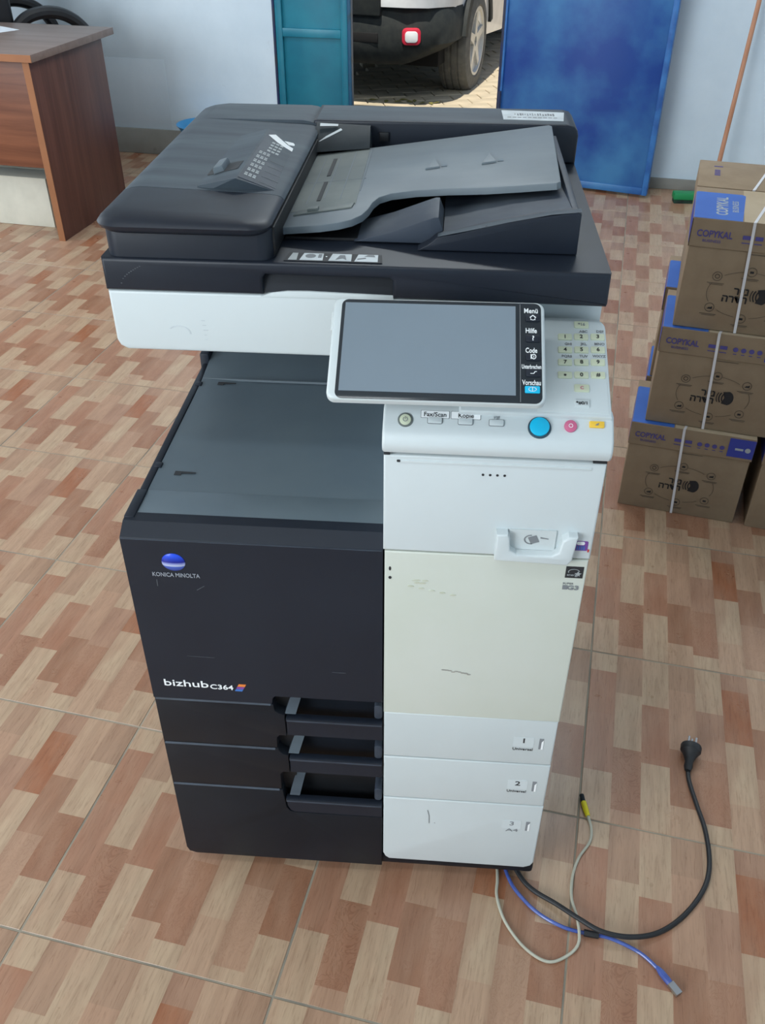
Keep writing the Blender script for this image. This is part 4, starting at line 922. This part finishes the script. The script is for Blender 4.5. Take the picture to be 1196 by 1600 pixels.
# ------------------------------------------------------------------ cables on the floor
def path(pts, z): return [(x, y, z) for x, y in pts]
cz = .0045
ppts = [(.575, .12), (.585, .05), (.600, .014), (.621, -.009), (.658, -.034), (.694, -.062), (.729, -.082), (.776, -.085), (.826, -.070), (.875, -.035), (.918, .016), (.939, .067), (.946, .133), (.942, .188), (.938, .246), (.942, .277)]
pw = empty('power_cord', (.776, .05, 0), label='thick black power cord with round plug lying on the floor', cat='cable')
zz = [cz] * len(ppts); zz[4] = .009; zz[5] = .0155; zz[6] = .0170; zz[7] = .0125; zz[8] = .006
g = G(); g.tube([(x, y, z) for (x, y), z in zip(ppts, zz)], .0043, 10, 7); obj('cord', g, 'rubber', pw, tw=True)
pa = Vector((.9425, .280, .010)); pb = Vector((.9545, .322, .0215)); ax = (pb - pa).normalized()
ux = ax.cross(Vector((0, 0, 1))).normalized(); uy = ax.cross(ux) * -1
PFm = (tuple(pa), tuple(ux), tuple(ux.cross(ax) * -1))
ex3 = ux; ey3 = ax.cross(ux)
PFm = (tuple(pa), tuple(ex3), tuple(ey3))
g = G(); g.lathe([(.0060, -.012), (.0085, -.004), (.0078, .006), (.0120, .018), (.0175, .027), (.0200, .030), (.0205, .040), (.0190, .0435)], 24, PFm); pl_ = obj('plug', g, 'rubber', pw, tw=True)
g = G()
for q in (-1, 0, 1):
    c = pa + ax * .043 + ex3 * (.007 * q) + ey3 * (.005 if q == 0 else -.004); g.tube([c, c + ax * .017], .0021, 8, smooth=False)
obj('prong', g, 'metal', pl_)
upts = [(.556, .12), (.568, .05), (.578, .012), (.593, -.015), (.624, -.048), (.666, -.071), (.708, -.080), (.744, -.085), (.789, -.106), (.815, -.131)]
ub = empty('usb_cable', (.70, -.08, 0), label='translucent blue data cable with metal connector lying on the floor', cat='cable')
g = G(); g.tube(path(upts, .0036), .0032, 10, 7); obj('cord', g, 'cableblue', ub, tw=True)
g = G(); d_ = Vector((.020, -.030, 0)).normalized(); a = Vector((.813, -.129, .0055)); g.tube([a, a + d_ * .010, a + d_ * .022, a + d_ * .030], [.0034, .0058, .0060, .0055], 10, smooth=False); obj('boot', g, 'cableblue', ub, tw=True)
g = G(); a2 = a + d_ * .030; n_ = Vector((d_.y, -d_.x, 0)); g.prism(rect(-.0058, .0058, -.0035, .0035), (tuple(a2), tuple(n_), (0, 0, 1)), -.020, .0) if n_.cross(Vector((0, 0, 1))).dot(d_) < 0 else g.prism(rect(-.0058, .0058, -.0035, .0035), (tuple(a2), tuple(n_), (0, 0, 1)), 0, .020); obj('connector', g, 'metal', ub, tw=True)
g = G(); g.tube([(.700, -.0795, .0058), (.712, -.0813, .0058), (.724, -.0825, .0058)], .0058, 10, smooth=False); obj('ferrite_bead', g, 'rubber', ub, tw=True)
npts = [(.540, .12), (.556, .05), (.558, .010), (.556, -.024), (.569, -.069), (.599, -.111), (.635, -.132), (.667, -.121), (.689, -.099), (.691, -.060), (.685, -.020), (.691, .023), (.706, .062), (.729, .096), (.735, .124), (.731, .155)]
nz = [.003] * len(npts); nz[8] = .007; nz[9] = .0095; nz[10] = .007; nz[-2] = .004; nz[-1] = .0055
nw = empty('network_cable', (.64, 0, 0), label='thin grey cable with yellow tip looping over the floor tiles', cat='cable')
g = G(); g.tube([(x, y, z) for (x, y), z in zip(npts, nz)], .0026, 8, 7); obj('cord', g, 'cablegrey', nw, tw=True)
g = G(); g.tube([(.7315, .150, .0058), (.729, .163, .006), (.7265, .180, .006)], [.0042, .0055, .0052], 10, smooth=False); obj('yellow_boot', g, 'yellowtip', nw, tw=True)
g = G(); g.tube([(.7265, .180, .006), (.7245, .196, .006)], .0045, 8, smooth=False); obj('connector', g, 'clear', nw, tw=True)

# flat print, pencil and scuff marks whose strokes are too fine to pick apart stay joined
FINE = ('printed_ring', 'printed_emblem', 'lid_lettering', 'top_lettering', 'top_print', 'corner_mark', 'scuff_mark', 'tan_smudge', 'pencil_mark', 'scratch', 'strip_lettering', 'strip_line', 'sticker_print', 'size_line',
        'pictogram', 'star_emblem', 'fax_lettering', 'number_lettering', 'card_symbol', 'sticker_bar', 'menu_symbol', 'torn_sticker', 'reflection_streak', 'maker_lettering', 'model_lettering', 'menu_lettering', 'key_lettering', 'letter_print', 'power_symbol', 'prong')
for o in bpy.data.objects:
    if o.name.split('.')[0] in FINE: o['kind'] = 'stuff'
